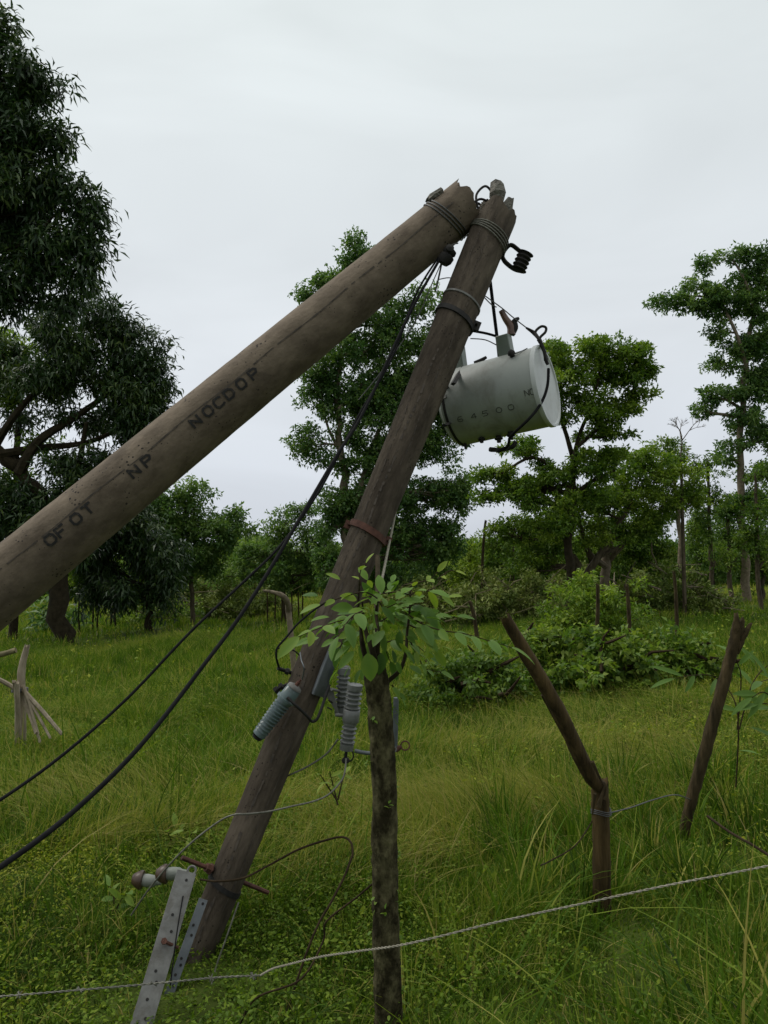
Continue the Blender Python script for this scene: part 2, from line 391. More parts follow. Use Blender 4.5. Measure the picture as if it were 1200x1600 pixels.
def wedge(n, y0, y1, m=1.2, k=.62):
    """points spread evenly over the view's wedge, with room to step aside"""
    out = []
    while sum(len(o) for o in out) < n:
        y = np.sqrt(rng.uniform(y0 * y0, y1 * y1, n)); x = rng.uniform(-1, 1, n) * (k * y1 + m)
        ok = np.abs(x) < k * y + m; out.append(np.stack([x[ok], y[ok]], -1))
    return np.concatenate(out)[:n]
def blades(n, y0, y1, hlo, hhi, w, seg=3, leanmax=.8, xy=None, tint=None, m=1.2, out=None, evenh=False):
    p = wedge(n, y0, y1, m) if xy is None else xy
    n = len(p); x, y = p[:, 0], p[:, 1]; z = terr(x, y) - .01
    cl = vnoise(x + 50, y + 50, .38, 1); cl2 = vnoise(x + 50, y + 50, 2.3, 2); cl3 = vnoise(x + 90, y + 20, 6., 3)
    h = rng.uniform(hlo, hhi, n) * (.25 + 1.1 * cl ** 1.5 + .55 * cl2)
    if evenh: h = rng.uniform(hlo, hhi, n)
    ang = rng.uniform(0, 2 * np.pi, n); cang = vnoise(x + 20, y + 80, 1.1, 5) * 4 * np.pi
    # trampled round the foot of the fallen pole
    foot = np.exp(-(((x - Bfoot.x) / .55) ** 2 + ((y - Bfoot.y + .35) / .65) ** 2))
    for q_ in (G(941, 1430), G(1068, 1310)): foot = np.maximum(foot, .8 * np.exp(-(((x - q_.x) / .35) ** 2 + ((y - q_.y + .35) / .5) ** 2)))
    h *= 1 - .90 * foot
    lean = leanmax * rng.random(n) ** .7 * (.5 + cl2)
    dx = np.cos(ang) * .85 + np.cos(cang) * .45; dy = np.sin(ang) * .85 + np.sin(cang) * .45
    if out is not None: dx = out[:, 0] + .25 * np.cos(ang); dy = out[:, 1] + .25 * np.sin(ang)
    dd = np.stack([dx, dy, np.zeros(n)], -1) * (lean * h)[:, None]
    sdv = unit(np.stack([np.sin(ang + 1.3), np.cos(ang + 1.3), np.zeros(n)], -1) + rng.normal(size=(n, 3)) * .15)
    base = np.stack([x, y, z], -1); Vv = np.empty((n, seg + 1, 2, 3))
    wv = w * rng.uniform(.6, 1.35, n)
    drop = .5 * np.clip(lean, 0, 1.6)
    for s in range(seg + 1):
        t = s / seg
        c = base + dd * (t ** 1.7) + np.stack([np.zeros(n), np.zeros(n), h * (t - drop * t * t * .8)], -1)
        ww = (wv * (1 - t ** 1.6) * .5 + .0003)[:, None]
        Vv[:, s, 0] = c - sdv * ww; Vv[:, s, 1] = c + sdv * ww
    q = np.arange(seg)[None, :] * 2; b = (np.arange(n) * (seg + 1) * 2)[:, None]
    a = (b + q).ravel(); Ff = np.stack([a, a + 1, a + 3, a + 2], -1)
    if tint is None:
        far = np.clip((y - 7) / 8, 0, 1)
        mid = np.exp(-((y - 6) / 3.2) ** 2) * np.clip(.35 + x * .1, .1, 1)
        cl4 = vnoise(x + 11, y + 61, .9, 7)
        tint = .06 + .24 * cl3 + .50 * rng.random(n) ** 1.6 + .34 * (cl4 - .4) + .16 * mid - .02 * far + .20 * np.clip((y - 24) / 20, 0, 1)
        straw = rng.random(n) < (.03 + .13 * mid * (cl2 > .45) + .03 * (1 - far))
        tint = np.where(straw, rng.uniform(.75, 1, n), np.clip(tint, 0, .8))
    return Vv.reshape(-1, 3), Ff, np.repeat(tint, (seg + 1) * 2)
def join(parts):
    off = 0; A, B, C = [], [], []
    for v, f, t in parts: A.append(v); B.append(f + off); C.append(t); off += len(v)
    return np.concatenate(A), np.concatenate(B), np.concatenate(C)
Q = 1.35
gp = [blades(int(75000 * Q), 1.3, 5.0, .08, .26, .0062, 3, 1.3),
      blades(int(80000 * Q), 5.0, 10.0, .10, .30, .0090, 3, 1.3, m=1.5),
      blades(int(90000 * Q), 10.0, 22.0, .12, .30, .016, 2, 1.0),
      blades(int(110000 * Q), 22.0, 60.0, .14, .32, .030, 2, .6),
      blades(int(60000 * Q), 60.0, 140.0, .25, .5, .10, 1, .4)]
# long arching blades, thickest in the lower right of the view
p = wedge(14000, 1.6, 6.5); keep = rng.random(len(p)) < np.clip(.07 + .3 * (p[:, 0] > .55) * (p[:, 1] < 5), 0, 1)
gp.append(blades(0, 0, 0, .34, .72, .0105, 5, 1.35, xy=p[keep]))
p = wedge(6500, 3.0, 11); keep = rng.random(len(p)) < .4 * vnoise(p[:, 0] + 9, p[:, 1] + 9, 1.6, 9)
gp.append(blades(0, 0, 0, .28, .6, .0045, 5, 2.2, xy=p[keep], tint=rng.uniform(.6, .97, keep.sum())))
# tussocks: blades fanning out of one root
def tussocks(n, y0, y1, per, rad, hlo, hhi, w, where=None, tk=1.):
    p = wedge(n, y0, y1)
    if where is not None: p = p[rng.random(len(p)) < where(p[:, 0], p[:, 1])]
    n = len(p); a = rng.uniform(0, 2 * np.pi, n * per); q = rng.random(n * per) ** .5
    o = np.stack([np.cos(a), np.sin(a)], -1) * q[:, None]; sz = np.repeat(rng.uniform(.6, 1.3, n), per)
    tt = np.repeat(np.clip(.12 + .55 * tk * rng.random(n) ** 1.3, 0, .8), per) + rng.normal(size=n * per) * .09
    tt = np.where(rng.random(n * per) < .1, rng.uniform(.75, 1, n * per), tt)
    v, f, t = blades(0, 0, 0, hlo, hhi, w, 4, 1.2, xy=np.repeat(p, per, 0) + o * rad * sz[:, None], tint=np.clip(tt, 0, 1), out=o * 1.1, evenh=True)
    return v, f, t
gp.append(tussocks(900, 1.7, 7, 34, .07, .14, .34, .0055))
gp.append(tussocks(420, 1.7, 6.5, 34, .10, .26, .52, .011, lambda x, y: np.where((x > .55) & (y < 6), .9, .03), .35))
gp.append(tussocks(1800, 7, 20, 26, .10, .16, .36, .010))
gp.append(tussocks(1500, 20, 55, 20, .25, .25, .45, .03))
def lodged(px, py, n, rx, ry, dirx, diry, h=.5):
    n = int(n * 1.5); g = G(px, py); p = np.stack([g.x + rng.normal(size=n) * rx, g.y + rng.normal(size=n) * ry], -1)
    o = np.stack([dirx + rng.normal(size=n) * .35, diry + rng.normal(size=n) * .35], -1) * .8
    v, f, t = blades(0, 0, 0, h * .5, h, .0042, 5, 2.0, xy=p, tint=np.clip(rng.normal(.72, .14, n), 0, 1), out=o, evenh=True); return v, f, t
for q in ((760, 1290, 1500, .55, .22, -.9, .3), (860, 1270, 900, .4, .2, -1, .1), (640, 1330, 600, .3, .2, -.8, -.3), (880, 1180, 900, .6, .3, .8, .3), (200, 1330, 800, .3, .12, .9, -.2),
          (980, 1130, 800, .8, .4, -.7, .4), (450, 1290, 700, .4, .2, .9, .2), (150, 1260, 900, .6, .3, -.8, .4), (700, 1190, 700, .5, .4, .6, -.5), (1040, 1200, 700, .4, .4, -.9, .2), (520, 1380, 500, .3, .15, .8, .3)):
    gp.append(lodged(*q))
v, f, t = join(gp)
tag(npmesh('meadow_grass', v, f, M['grass'], t), 'tangled green and straw grass covering the whole pasture', 'grass', kind='stuff')

def weeds(n, y0, y1, zlo, zhi, L, xlim=None, dens=None):
    p = wedge(n, y0, y1)
    kp = rng.random(len(p)) < np.clip((vnoise(p[:, 0] + 31, p[:, 1] + 17, .8, 11) - .30) * 2.2, 0, 1)
    if dens is not None: kp &= rng.random(len(p)) < dens(p[:, 0], p[:, 1])
    p = p[kp]; n = len(p)
    # every point is a little stem tip with 5 leaves
    ft = 1 - .9 * np.exp(-(((p[:, 0] - Bfoot.x) / .5) ** 2 + ((p[:, 1] - Bfoot.y + .3) / .6) ** 2))
    z = terr(p[:, 0], p[:, 1]) + ft * rng.uniform(zlo, zhi, n) * (.4 + .9 * vnoise(p[:, 0], p[:, 1], .7, 12))
    c = np.repeat(np.stack([p[:, 0], p[:, 1], z], -1), 5, 0); m = len(c)
    c = c + rng.normal(size=(m, 3)) * L * .9
    dr = unit(rng.normal(size=(m, 3)) * np.array([1, 1, .5])); nr = unit(rng.normal(size=(m, 3)) * .5 + np.array([0, 0, 1.]))
    l = L * rng.uniform(.6, 1.4, m)
    tt = np.clip(.6 * np.repeat(vnoise(p[:, 0] + 4, p[:, 1], 1.1, 13), 5) + .5 * rng.random(m), 0, 1)
    a, b = leafcloud(c, dr, nr, l, l * .5, .12)
    return a, b, np.repeat(tt, 4)
wl = lambda x, y: np.where(x < .3, .9, .35)
v, f, t = join([weeds(1500, 2, 9, .10, .28, .034, dens=lambda x, y: .6 + 0 * x), weeds(26000, 1.6, 5.0, .04, .22, .019, dens=wl), weeds(32000, 5, 11, .05, .24, .024, dens=lambda x, y: np.where(x < .8, .6, .5)),
                weeds(5000, 11, 25, .1, .32, .07, dens=lambda x, y: .25 + 0 * x)])
tag(npmesh('leafy_weeds', v, f, M['weed'], t), 'low yellow green weeds with small leaves growing through the grass', 'weeds', kind='stuff')

# ------------------------------------------------------------------ far wood behind the pasture (one mass)
def far_wood():
    pf = []; 
    for i in range(560):
        px = rng.uniform(-420, 1620); d = rng.uniform(72, 98)
        top = 862 + 12 * math.sin(px * .013) + 10 * math.sin(px * .041 + 1) - (px - 600) * .024
        hz = 905 - (px - 600) * .0236
        for j in range(7):
            py = rng.uniform(top, hz + 4)
            pf.append(P(px + rng.uniform(-18, 18), py, d))
    pf = np.array(pf); pf[:, 2] = np.maximum(pf[:, 2], .3)
    return crown_leaves(pf, 1.5, 120, .46, .26, .8, .2)
v, f, t = far_wood()
tag(npmesh('far_wood', v, f, M['green'], t), 'dark line of far woodland closing off the pasture', 'woodland', kind='stuff')

# ------------------------------------------------------------------ trees
tree('mango_tree', 'huge dark mango tree at the left edge reaching the top of the sky', 'tree', 13,
     [(-150, 1000, 26), (-130, 800, 22), (-110, 620, 18), (-90, 450, 14), (-50, 250, 8)],
     [(-35, 120, 48, 80), (52, 122, 36, 34), (5, 60, 18, 26), (-90, 240, 90, 120), (30, 205, 62, 72), (88, 210, 18, 34), (-20, 320, 95, 60), (75, 280, 28, 34), (125, 312, 32, 26),
      (145, 370, 20, 40), (115, 365, 26, 30), (122, 425, 26, 20), (50, 385, 60, 34), (30, 440, 50, 22), (-60, 460, 90, 50), (80, 470, 34, 14)],
     'mango', .185, .042, .34, 130, 1.6, 'darkbark', limbs=[[(-90, 450, 10), (-20, 400, 5), (50, 380, 3)], [(-110, 560, 10), (-20, 470, 5), (80, 430, 3)]], droop=.85, flat=.9, bias=-.12)
tree('mango_tree', 'domed mango tree with spreading bare limbs below its crown, behind the lying pole', 'tree', 23,
     [(96, 972, 17), (92, 880, 14), (70, 800, 12), (30, 740, 11), (-10, 700, 9)],
     [(150, 495, 54, 22), (205, 550, 46, 48), (236, 615, 26, 46), (195, 600, 52, 40), (225, 655, 34, 26), (105, 520, 52, 34), (60, 590, 65, 38), (130, 575, 54, 34), (215, 665, 50, 28), (150, 650, 60, 18, .5),
      (-10, 560, 60, 50, 1), (20, 650, 40, 14, 1), (120, 720, 60, 22), (40, 790, 75, 42), (150, 745, 42, 28), (-20, 800, 60, 60), (90, 830, 60, 40)],
     'mango', .25, .055, .50, 125, 1.7, 'darkbark',
     limbs=[[(30, 740, 9), (60, 690, 7), (120, 650, 5), (190, 600, 3)], [(0, 710, 8), (60, 700, 6), (140, 690, 4), (215, 655, 2.5)], [(-10, 700, 7), (30, 640, 5), (80, 590, 3)],
            [(70, 800, 9), (105, 770, 7), (122, 730, 5), (135, 660, 3)]], droop=.7, flat=.9, bias=-.03)
tree('mango_tree', 'dark drooping mango tree hanging low beneath the lying pole', 'tree', 26,
     [(236, 968, 6), (230, 900, 5), (215, 840, 4)],
     [(190, 840, 60, 45), (150, 900, 42, 40), (235, 880, 48, 50), (190, 925, 62, 24), (130, 850, 45, 40), (210, 800, 36, 30), (250, 930, 30, 22)],
     'mango', .28, .062, .55, 120, 1.5, 'darkbark', droop=1.0, flat=1.0, bias=-.1)
tree('sapling_tree', 'light green feathery tree with a thin grey trunk below the middle of the lying pole', 'tree', 29,
     [(300, 950, 4), (298, 890, 3.2), (294, 830, 2.2), (288, 780, 1.5)],
     [(286, 775, 22, 26), (255, 800, 28, 26), (300, 812, 46, 30), (340, 830, 36, 26), (255, 845, 45, 32), (300, 868, 52, 30), (330, 885, 28, 20), (368, 812, 14, 14), (270, 900, 36, 26), (225, 810, 34, 26), (345, 855, 40, 22), (375, 828, 18, 12), (240, 770, 26, 20), (310, 770, 20, 16)],
     'blue', .22, .095, .46, 80, 1.1, 'bark', bias=.18)
tree('bushy_tree', 'low bushy tree left of the tall middle tree', 'tree', 31,
     [(445, 945, 4), (440, 880, 3), (446, 820, 2)],
     [(448, 812, 28, 26), (478, 795, 22, 18), (425, 850, 36, 28), (478, 850, 40, 40), (380, 868, 22, 16), (400, 890, 36, 26), (460, 900, 48, 32), (500, 880, 30, 40), (350, 895, 18, 16)],
     'blue', .21, .09, .46, 75, 1.1, 'bark', bias=.15)
tree('tall_tree', 'tall broad tree with pale bare trunks standing behind the two poles', 'tree', 28,
     [(549, 945, 9), (547, 860, 8), (540, 760, 6.5), (531, 680, 5), (526, 610, 4), (536, 545, 3)],
     [(562, 384, 20, 16), (548, 412, 28, 18), (575, 402, 18, 14), (492, 440, 30, 14), (520, 455, 34, 18), (480, 465, 26, 14), (535, 490, 40, 22), (590, 500, 50, 30),
      (655, 478, 30, 22), (690, 500, 30, 20), (560, 545, 58, 34), (500, 570, 34, 34), (640, 540, 46, 36), (600, 600, 50, 30), (500, 630, 36, 30), (655, 615, 40, 34),
      (490, 690, 28, 32), (555, 680, 34, 22), (600, 700, 40, 28), (520, 725, 26, 14), (640, 700, 44, 34), (690, 690, 36, 40), (620, 770, 60, 38), (690, 770, 42, 44), (570, 800, 34, 34),
      (520, 815, 28, 26), (645, 840, 60, 44), (700, 850, 34, 36), (560, 880, 55, 36), (640, 905, 66, 26), (510, 890, 30, 30), (600, 640, 60, 44), (560, 620, 44, 34), (640, 580, 40, 34), (540, 790, 46, 40), (600, 830, 54, 40), (680, 640, 34, 34), (500, 600, 30, 26), (575, 735, 50, 30), (715, 760, 18, 50)],
     'blue', .19, .095, .52, 105, 1.35, 'palebark',
     limbs=[[(547, 850, 6), (560, 780, 5), (575, 720, 4), (600, 650, 3)], [(530, 640, 4), (555, 610, 3), (590, 585, 2)], [(528, 700, 3), (510, 660, 2), (500, 600, 1.5)],
            [(536, 545, 3), (545, 470, 2), (560, 400, 1.2)]], flat=.7)
tree('layered_tree', 'layered umbrella crowned tree directly right of the transformer', 'tree', 22,
     [(892, 940, 7), (890, 860, 6.5), (893, 780, 6), (896, 720, 5)],
     [(890, 545, 52, 17), (945, 540, 48, 17), (1000, 552, 28, 17), (860, 572, 44, 20), (925, 580, 60, 20), (990, 592, 38, 20), (905, 625, 60, 18), (975, 640, 42, 17), (1002, 620, 22, 14),
      (860, 655, 38, 16), (940, 680, 45, 14), (820, 700, 50, 17), (770, 735, 38, 18), (765, 775, 24, 14), (860, 730, 46, 16), (940, 735, 46, 18), (840, 780, 60, 20), (905, 770, 60, 20), (880, 595, 60, 22), (960, 570, 50, 22), (930, 650, 50, 20), (800, 760, 50, 24), (870, 820, 60, 24), (1000, 590, 30, 24), (930, 715, 60, 20), (850, 760, 50, 20)],
     'bright', .155, .08, .36, 82, 1.2, 'darkbark',
     limbs=[[(893, 770, 5), (868, 735, 4), (830, 715, 2.5), (785, 740, 1.8)], [(896, 720, 4), (885, 680, 3.5), (872, 640, 2.5), (868, 590, 1.6)], [(896, 720, 4), (905, 680, 3.2), (925, 630, 2.4), (940, 570, 1.5)],
            [(900, 700, 3.5), (935, 670, 3), (975, 640, 2.2), (995, 600, 1.4)], [(893, 780, 4), (920, 755, 3), (960, 735, 2)]], flat=.45, droop=.1, bias=-.08)
tree('leaning_tree', 'spreading tree with forked trunk below the layered crown', 'tree', 25,
     [(916, 935, 9), (905, 890, 8), (880, 850, 5), (868, 800, 4)],
     [(880, 800, 60, 30), (940, 790, 60, 30), (800, 830, 44, 24), (850, 855, 50, 28), (990, 760, 58, 34), (1010, 720, 46, 26), (960, 835, 58, 24), (1050, 745, 40, 34), (1075, 780, 36, 26), (1020, 810, 50, 26), (835, 890, 50, 20)],
     'bright', .16, .08, .38, 80, 1.15, 'bark',
     limbs=[[(912, 905, 7), (935, 870, 5.5), (960, 830, 4), (985, 790, 2.6)], [(925, 880, 4), (915, 850, 3), (905, 810, 2)], [(935, 870, 4), (975, 850, 3), (1020, 810, 2)]], flat=.55, droop=.2)
tree('forked_tree', 'pale forked trunk with few leaves standing between leaning tree and thin trunk', 'tree', 26,
     [(952, 930, 9), (946, 885, 7), (951, 850, 5), (965, 815, 3)],
     [(975, 800, 28, 16), (1000, 830, 24, 12)], 'green', .16, .08, .36, 50, .9, 'palebark',
     limbs=[[(946, 885, 5), (925, 868, 4), (912, 845, 3), (905, 815, 1.5)], [(948, 880, 5), (975, 850, 3.5), (995, 825, 1.6)]])
tree('thin_tree', 'thin straight grey trunk left of the tall right hand tree', 'tree', 31,
     [(1068, 925, 4.5), (1064, 860, 4), (1058, 790, 3), (1052, 740, 2)],
     [(1040, 705, 42, 22), (1070, 730, 28, 18), (1085, 765, 24, 18), (1055, 790, 30, 18), (1020, 770, 24, 16)], 'green', .16, .08, .36, 62, 1.0, 'palebark', flat=.6)
tree('tall_right_tree', 'tall open crowned tree with a straight pale trunk at the right edge', 'tree', 34,
     [(1165, 925, 7), (1160, 830, 6), (1156, 730, 5), (1164, 600, 4), (1178, 480, 3)],
     [(1036, 474, 16, 8), (1062, 466, 24, 13), (1100, 450, 30, 20), (1130, 478, 38, 20), (1100, 412, 20, 11), (1140, 398, 28, 12), (1190, 412, 24, 24), (1165, 445, 30, 20), (1185, 480, 34, 30),
      (1128, 520, 22, 14), (1172, 545, 34, 26), (1130, 572, 22, 14), (1195, 600, 34, 30), (1150, 612, 34, 18), (1108, 620, 18, 12), (1100, 640, 10, 6), (1165, 655, 36, 18), (1200, 680, 34, 26), (1150, 690, 24, 10), (1190, 740, 30, 22), (1135, 715, 16, 14), (1190, 530, 30, 24), (1150, 548, 24, 14), (1175, 580, 26, 18), (1110, 470, 34, 16), (1075, 478, 24, 10), (1180, 780, 34, 24), (1140, 790, 26, 20), (1205, 450, 24, 30)],
     'blue', .23, .115, .46, 72, 1.15, 'palebark',
     limbs=[[(1168, 580, 3.5), (1150, 520, 2.6), (1120, 470, 2), (1075, 462, 1.2)], [(1160, 640, 3), (1135, 625, 2), (1112, 622, 1.4)], [(1178, 480, 2.6), (1160, 430, 2), (1140, 400, 1.2)], [(1178, 480, 2.6), (1195, 430, 2), (1200, 400, 1)]], flat=.6, bias=.03)
# slim trees under and behind the right hand crown
for i, (px, top, d, lab) in enumerate([(1112, 700, 31, 'slim tree standing just left of the tall right hand trunk'), (1142, 760, 34, 'slim short tree directly behind the tall right hand trunk'), (1186, 720, 29, 'slim dark tree between the tall trunk and the right edge'), (1225, 700, 27, 'slim tree cut by the right edge'), (1092, 790, 36, 'slim low tree beside the thin straight trunk')]):
    tree('slim_tree', lab, 'tree', d, [(px, 918, 4), (px - 3, 840, 3), (px - 6, top + 20, 1.6)],
         [(px - 4, top + 30, 20, 22), (px + 8, top + 80, 26, 26), (px - 14, top + 110, 22, 22), (px + 6, 870, 24, 20), (px - 10, 835, 22, 20)], 'green', .19, .08, .45, 58, .9, 'bark', group='slim trees at the right', bias=-.08)
# leafless tree: bare twigs only
def bare_tree(px, py0, d, pytop, label):
    root = thing('bare_tree', onground(P(px, py0, d)), label, 'tree'); mb = MB(); rn = random.Random(4)
    def grow(p, dr, L, r, lv):
        q = p + dr * L; mb.ring_tube([p, p.lerp(q, .5) + Vector((rn.uniform(-1, 1), rn.uniform(-1, 1), rn.uniform(-1, 1))) * L * .06, q], [r, r * .85, r * .65], 5, caps=False)
        if lv == 0: return
        for _ in range(3 if lv > 1 else 4):
            nd = (dr + Vector((rn.uniform(-1, 1), rn.uniform(-1, 1), rn.uniform(-.5, .8))) * .75).normalized()
            grow(q, nd, L * .68, r * .6, lv - 1)
    b = root.location.copy(); t = P(px - 4, pytop + 60, d)
    mb.ring_tube([b, b.lerp(t, .5), t], [.07, .06, .04], 7)
    mb.build('trunk', M['bark'], root); mb.v = []; mb.f = []
    grow(t, (P(px, pytop, d) - t).normalized(), .55, .03, 4); mb.build('bare_twigs', M['bark'], root); rehome(root)
bare_tree(1068, 925, 25, 655, 'leafless tree with fine grey twigs against the sky')
tree('young_tree', 'small bright green young tree in the gap right of the leaning pole', 'tree', 34,
     [(735, 930, 3), (735, 890, 2), (733, 850, 1.5)], [(735, 880, 28, 26), (720, 900, 24, 18), (750, 905, 22, 16), (733, 855, 14, 14)], 'bright', .2, .09, .5, 70, 1.3, 'bark', bias=.2)
tree('round_tree', 'small dark round tree just left of the layered tree base', 'tree', 33,
     [(800, 930, 3), (800, 890, 2.4), (802, 850, 1.6)], [(800, 850, 34, 24), (780, 880, 28, 20), (825, 878, 30, 22), (765, 850, 16, 16)], 'green', .2, .09, .5, 70, 1.2, 'bark')
tree('yellowish_tree', 'yellow green tree glimpsed behind the mango limbs at the left edge', 'tree', 24,
     [(20, 960, 7), (22, 800, 6), (30, 640, 4)], [(20, 530, 46, 34), (50, 560, 40, 28), (10, 620, 48, 26), (60, 700, 40, 22), (20, 760, 50, 26)], 'bright', .2, .09, .44, 62, .75, 'darkbark', bias=.0)
for px, w_, top, d, lf, lab in ((640, 60, 815, 40, 'blue', 'round dark crown filling the space under the tall middle tree'), (700, 40, 850, 44, 'green', 'small mid green tree far behind the live post'),
        (845, 60, 790, 38, 'green', 'rounded green tree seen through the layered tree'), (925, 60, 800, 42, 'bright', 'yellow green tree behind the pale forked trunk'), (1000, 55, 770, 40, 'green', 'mid green tree between the forked trunk and the thin trunk'),
        (1110, 50, 800, 45, 'blue', 'dull green tree behind the thin straight grey trunk'), (1190, 60, 790, 38, 'green', 'dense low tree at the foot of the right edge'), (580, 45, 845, 46, 'blue', 'low dull tree showing left of the leaning pole clamp'),
        (380, 50, 850, 45, 'green', 'low green tree beyond the heap of cut branches'), (90, 60, 850, 40, 'green', 'shaded tree behind the domed mango trunk')):
    h_ = 930 - top
    tree('background_tree', lab, 'tree', d, [(px, 935, 4), (px + 2, 900, 3), (px - 2, top + h_ * .4, 2)],
         [(px, top + h_ * .25, w_ * .6, h_ * .25), (px - w_ * .5, top + h_ * .5, w_ * .55, h_ * .25), (px + w_ * .5, top + h_ * .45, w_ * .55, h_ * .25), (px, top + h_ * .65, w_ * .9, h_ * .25)],
         lf, .24, .11, .62, 80, 1.1, 'bark')
for i, (px, d, top, lab) in enumerate([(124, 26, 905, 'thin dark sapling stem, leftmost of five beyond the field'), (146, 29, 900, 'thin sapling stem, second from the left of five'), (153, 29, 896, 'thin sapling stem, middle one of five'),
                                     (174, 30, 903, 'thin sapling stem, fourth from the left of five'), (180, 30, 898, 'thin sapling stem, rightmost of five')]):
    tree('sapling', lab, 'sapling', d, [(px, 968, 1.6), (px - .5, 940, 1.3), (px, top, .8)], [(px, top, 15, 13), (px + 5, top - 14, 14, 10)], 'green', .17, .08, .34, 50, 1.1, 'darkbark', group='saplings beyond the field')

# ------------------------------------------------------------------ bushes and piles of cut branches
def bush(name, label, cat, px, py, rx, h, leaf, L, W, prad, per, k=1.0, sticks=0, stickmat='straw', bias=0, deep=.6, leafk=1, group=None, flat=.7, droop=.3):
    g = GG(px, py); d = (g - EYE).dot(CM @ V(0, 0, -1)); s = d / F
    root = thing(name, g, label, cat, group); r = np.array([rx * s, rx * s * deep, h * s])
    n = max(5, int(k * rx * h * s * s * 3.2 / prad ** 2))
    dd = unit(rng.normal(size=(n, 3))); dd[:, 2] = np.abs(dd[:, 2]); q = rng.random((n, 1)) ** .45
    lump = .75 + .5 * vnoise(dd[:, 0] * 3 + px, dd[:, 1] * 3 + 5, .6, 21)[:, None]
    pf = np.array(g) + np.array([0, 0, .15]) + dd * q * r * lump
    v, f, t = crown_leaves(pf, prad, per, L, W, flat, droop)
    npmesh('foliage', v, f, M[leaf], np.clip(t + bias, 0, 1), parent=root)
    mb = MB()
    for i in range(max(sticks, 8)):
        a = pf[rng.integers(n)]; a = Vector(a)
        dr = Vector(rng.normal(size=3)); dr.z = abs(dr.z) * .45; dr.normalize()
        ln = rng.uniform(.35, 1.0) * rx * s * (.6 if sticks else .35)
        e_ = a + dr * ln; m_ = a.lerp(e_, .5) + Vector(rng.normal(size=3)) * ln * .07
        r0 = rng.uniform(.012, .036) if sticks else .01
        mb.ring_tube([a - dr * ln * .4, m_, e_], [r0, r0 * .8, r0 * .35], 5)
    mb.build('branches', M[stickmat], root); rehome(root)
    return root
bush('brush_pile', 'heap of wilting cut branches beyond the field, left of the poles', 'brush pile', 345, 960, 115, 80, 'dry', .17, .07, .36, 75, 1.3, 80, 'straw', .05)
bush('brush_pile', 'darker tangle of cut branches below the drooping mango', 'brush pile', 245, 962, 85, 36, 'green', .16, .07, .34, 60, 1.0, 40, 'straw', .05)
bush('brush_pile', 'pale felled branches heaped between the poles and the layered tree', 'brush pile', 800, 957, 120, 66, 'dry', .14, .06, .30, 85, 1.1, 50, 'straw', .1)
bush('brush_pile', 'low litter of dry twigs behind the leafy live post', 'brush pile', 680, 960, 95, 60, 'dry', .14, .06, .30, 85, 1.1, 45, 'straw', .15)
bush('brush_pile', 'steep heap of pale sticks leaning on the forked trunk', 'brush pile', 885, 950, 70, 75, 'dry', .14, .06, .30, 60, .8, 60, 'straw', .1)
bush('brush_pile', 'fallen crown of wilted leaves lying before the tall right hand trunk', 'brush pile', 1040, 948, 105, 70, 'dry', .17, .08, .34, 70, .9, 60, 'palebark', -.02)
bush('bush', 'bright leafy shrub growing at the back of the vine mound', 'bush', 930, 992, 95, 108, 'bright', .11, .042, .24, 90, 1.2, 0, 'bark', .1)
bush('bush', 'dark vine covered mound in the middle of the right half', 'bush', 960, 1050, 100, 85, 'green', .085, .055, .17, 85, 1.1, 20, 'drystem', .06, deep=.8)
bush('bush', 'leafy green end of the mound just right of the broken post top', 'bush', 855, 1045, 60, 85, 'green', .09, .05, .17, 75, 1.1, 10, 'drystem', .2, deep=.8)
bush('bush', 'low dark scrub behind the leafy live post', 'bush', 735, 1072, 95, 75, 'green', .075, .045, .15, 80, 1.0, 18, 'drystem', -.02, deep=.8)
bush('bush', 'small leafy scrub right of the vine mound', 'bush', 1075, 1040, 60, 75, 'green', .09, .045, .17, 75, 1.1, 8, 'drystem', .1, deep=.8)
bush('banana_clump', 'low broad leaved plants at the foot of the mango trunk', 'plant', 82, 975, 48, 52, 'blue', .42, .10, .45, 24, 1.0, 0, 'bark', .0)
# ------------------------------------------------------------------ the two halves of the broken pole
class Shaft:
    def __init__(s, p0, p1, r0, r1): s.p0, s.p1, s.r0, s.r1 = Vector(p0), Vector(p1), r0, r1; s.a = (s.p1 - s.p0).normalized(); s.L = (s.p1 - s.p0).length
    def c(s, t): return s.p0.lerp(s.p1, t)
    def r(s, t): return s.r0 + (s.r1 - s.r0) * t
    def frame(s, t):
        e1 = (EYE - s.c(t)); e1 = (e1 - s.a * e1.dot(s.a)).normalized(); e2 = s.a.cross(e1)
        if e2.z < 0: e2 = -e2
        return e1, e2
    def surf(s, t, th, lift=0):
        e1, e2 = s.frame(t); return s.c(t) + (e1 * math.cos(th) + e2 * math.sin(th)) * (s.r(t) + lift)
    def t_at(s, axis, val):      # axis 0: photo x, 1: photo y
        lo, hi = 0., 1.
        def f(t):
            v = CM.transposed() @ (s.c(t) - EYE); return (600 + v.x / -v.z * F, 800 - v.y / -v.z * F)[axis]
        up = f(1) > f(0)
        for _ in range(40):
            m_ = (lo + hi) / 2
            if (f(m_) < val) == up: lo = m_
            else: hi = m_
        return (lo + hi) / 2
def to_ground(p0, p1, sink=.15):
    d = (p1 - p0).normalized(); p = p1.copy()
    while p.z > terr(p.x, p.y) - sink: p = p + d * .02
    return p
A0 = P(724, 322, 4.70); A1 = P(0, 917, 3.95); Ag = to_ground(A0, A1)
k_ = (Ag - A0).length / (A1 - A0).length
SA = Shaft(A0, Ag, .143, .143 + .027 * k_)
B0 = P(777, 336, 4.70); B1 = P(303, 1500, 3.30); Bg = to_ground(B0, B1, .1)
SB = Shaft(B0, Bg, .124, .072)
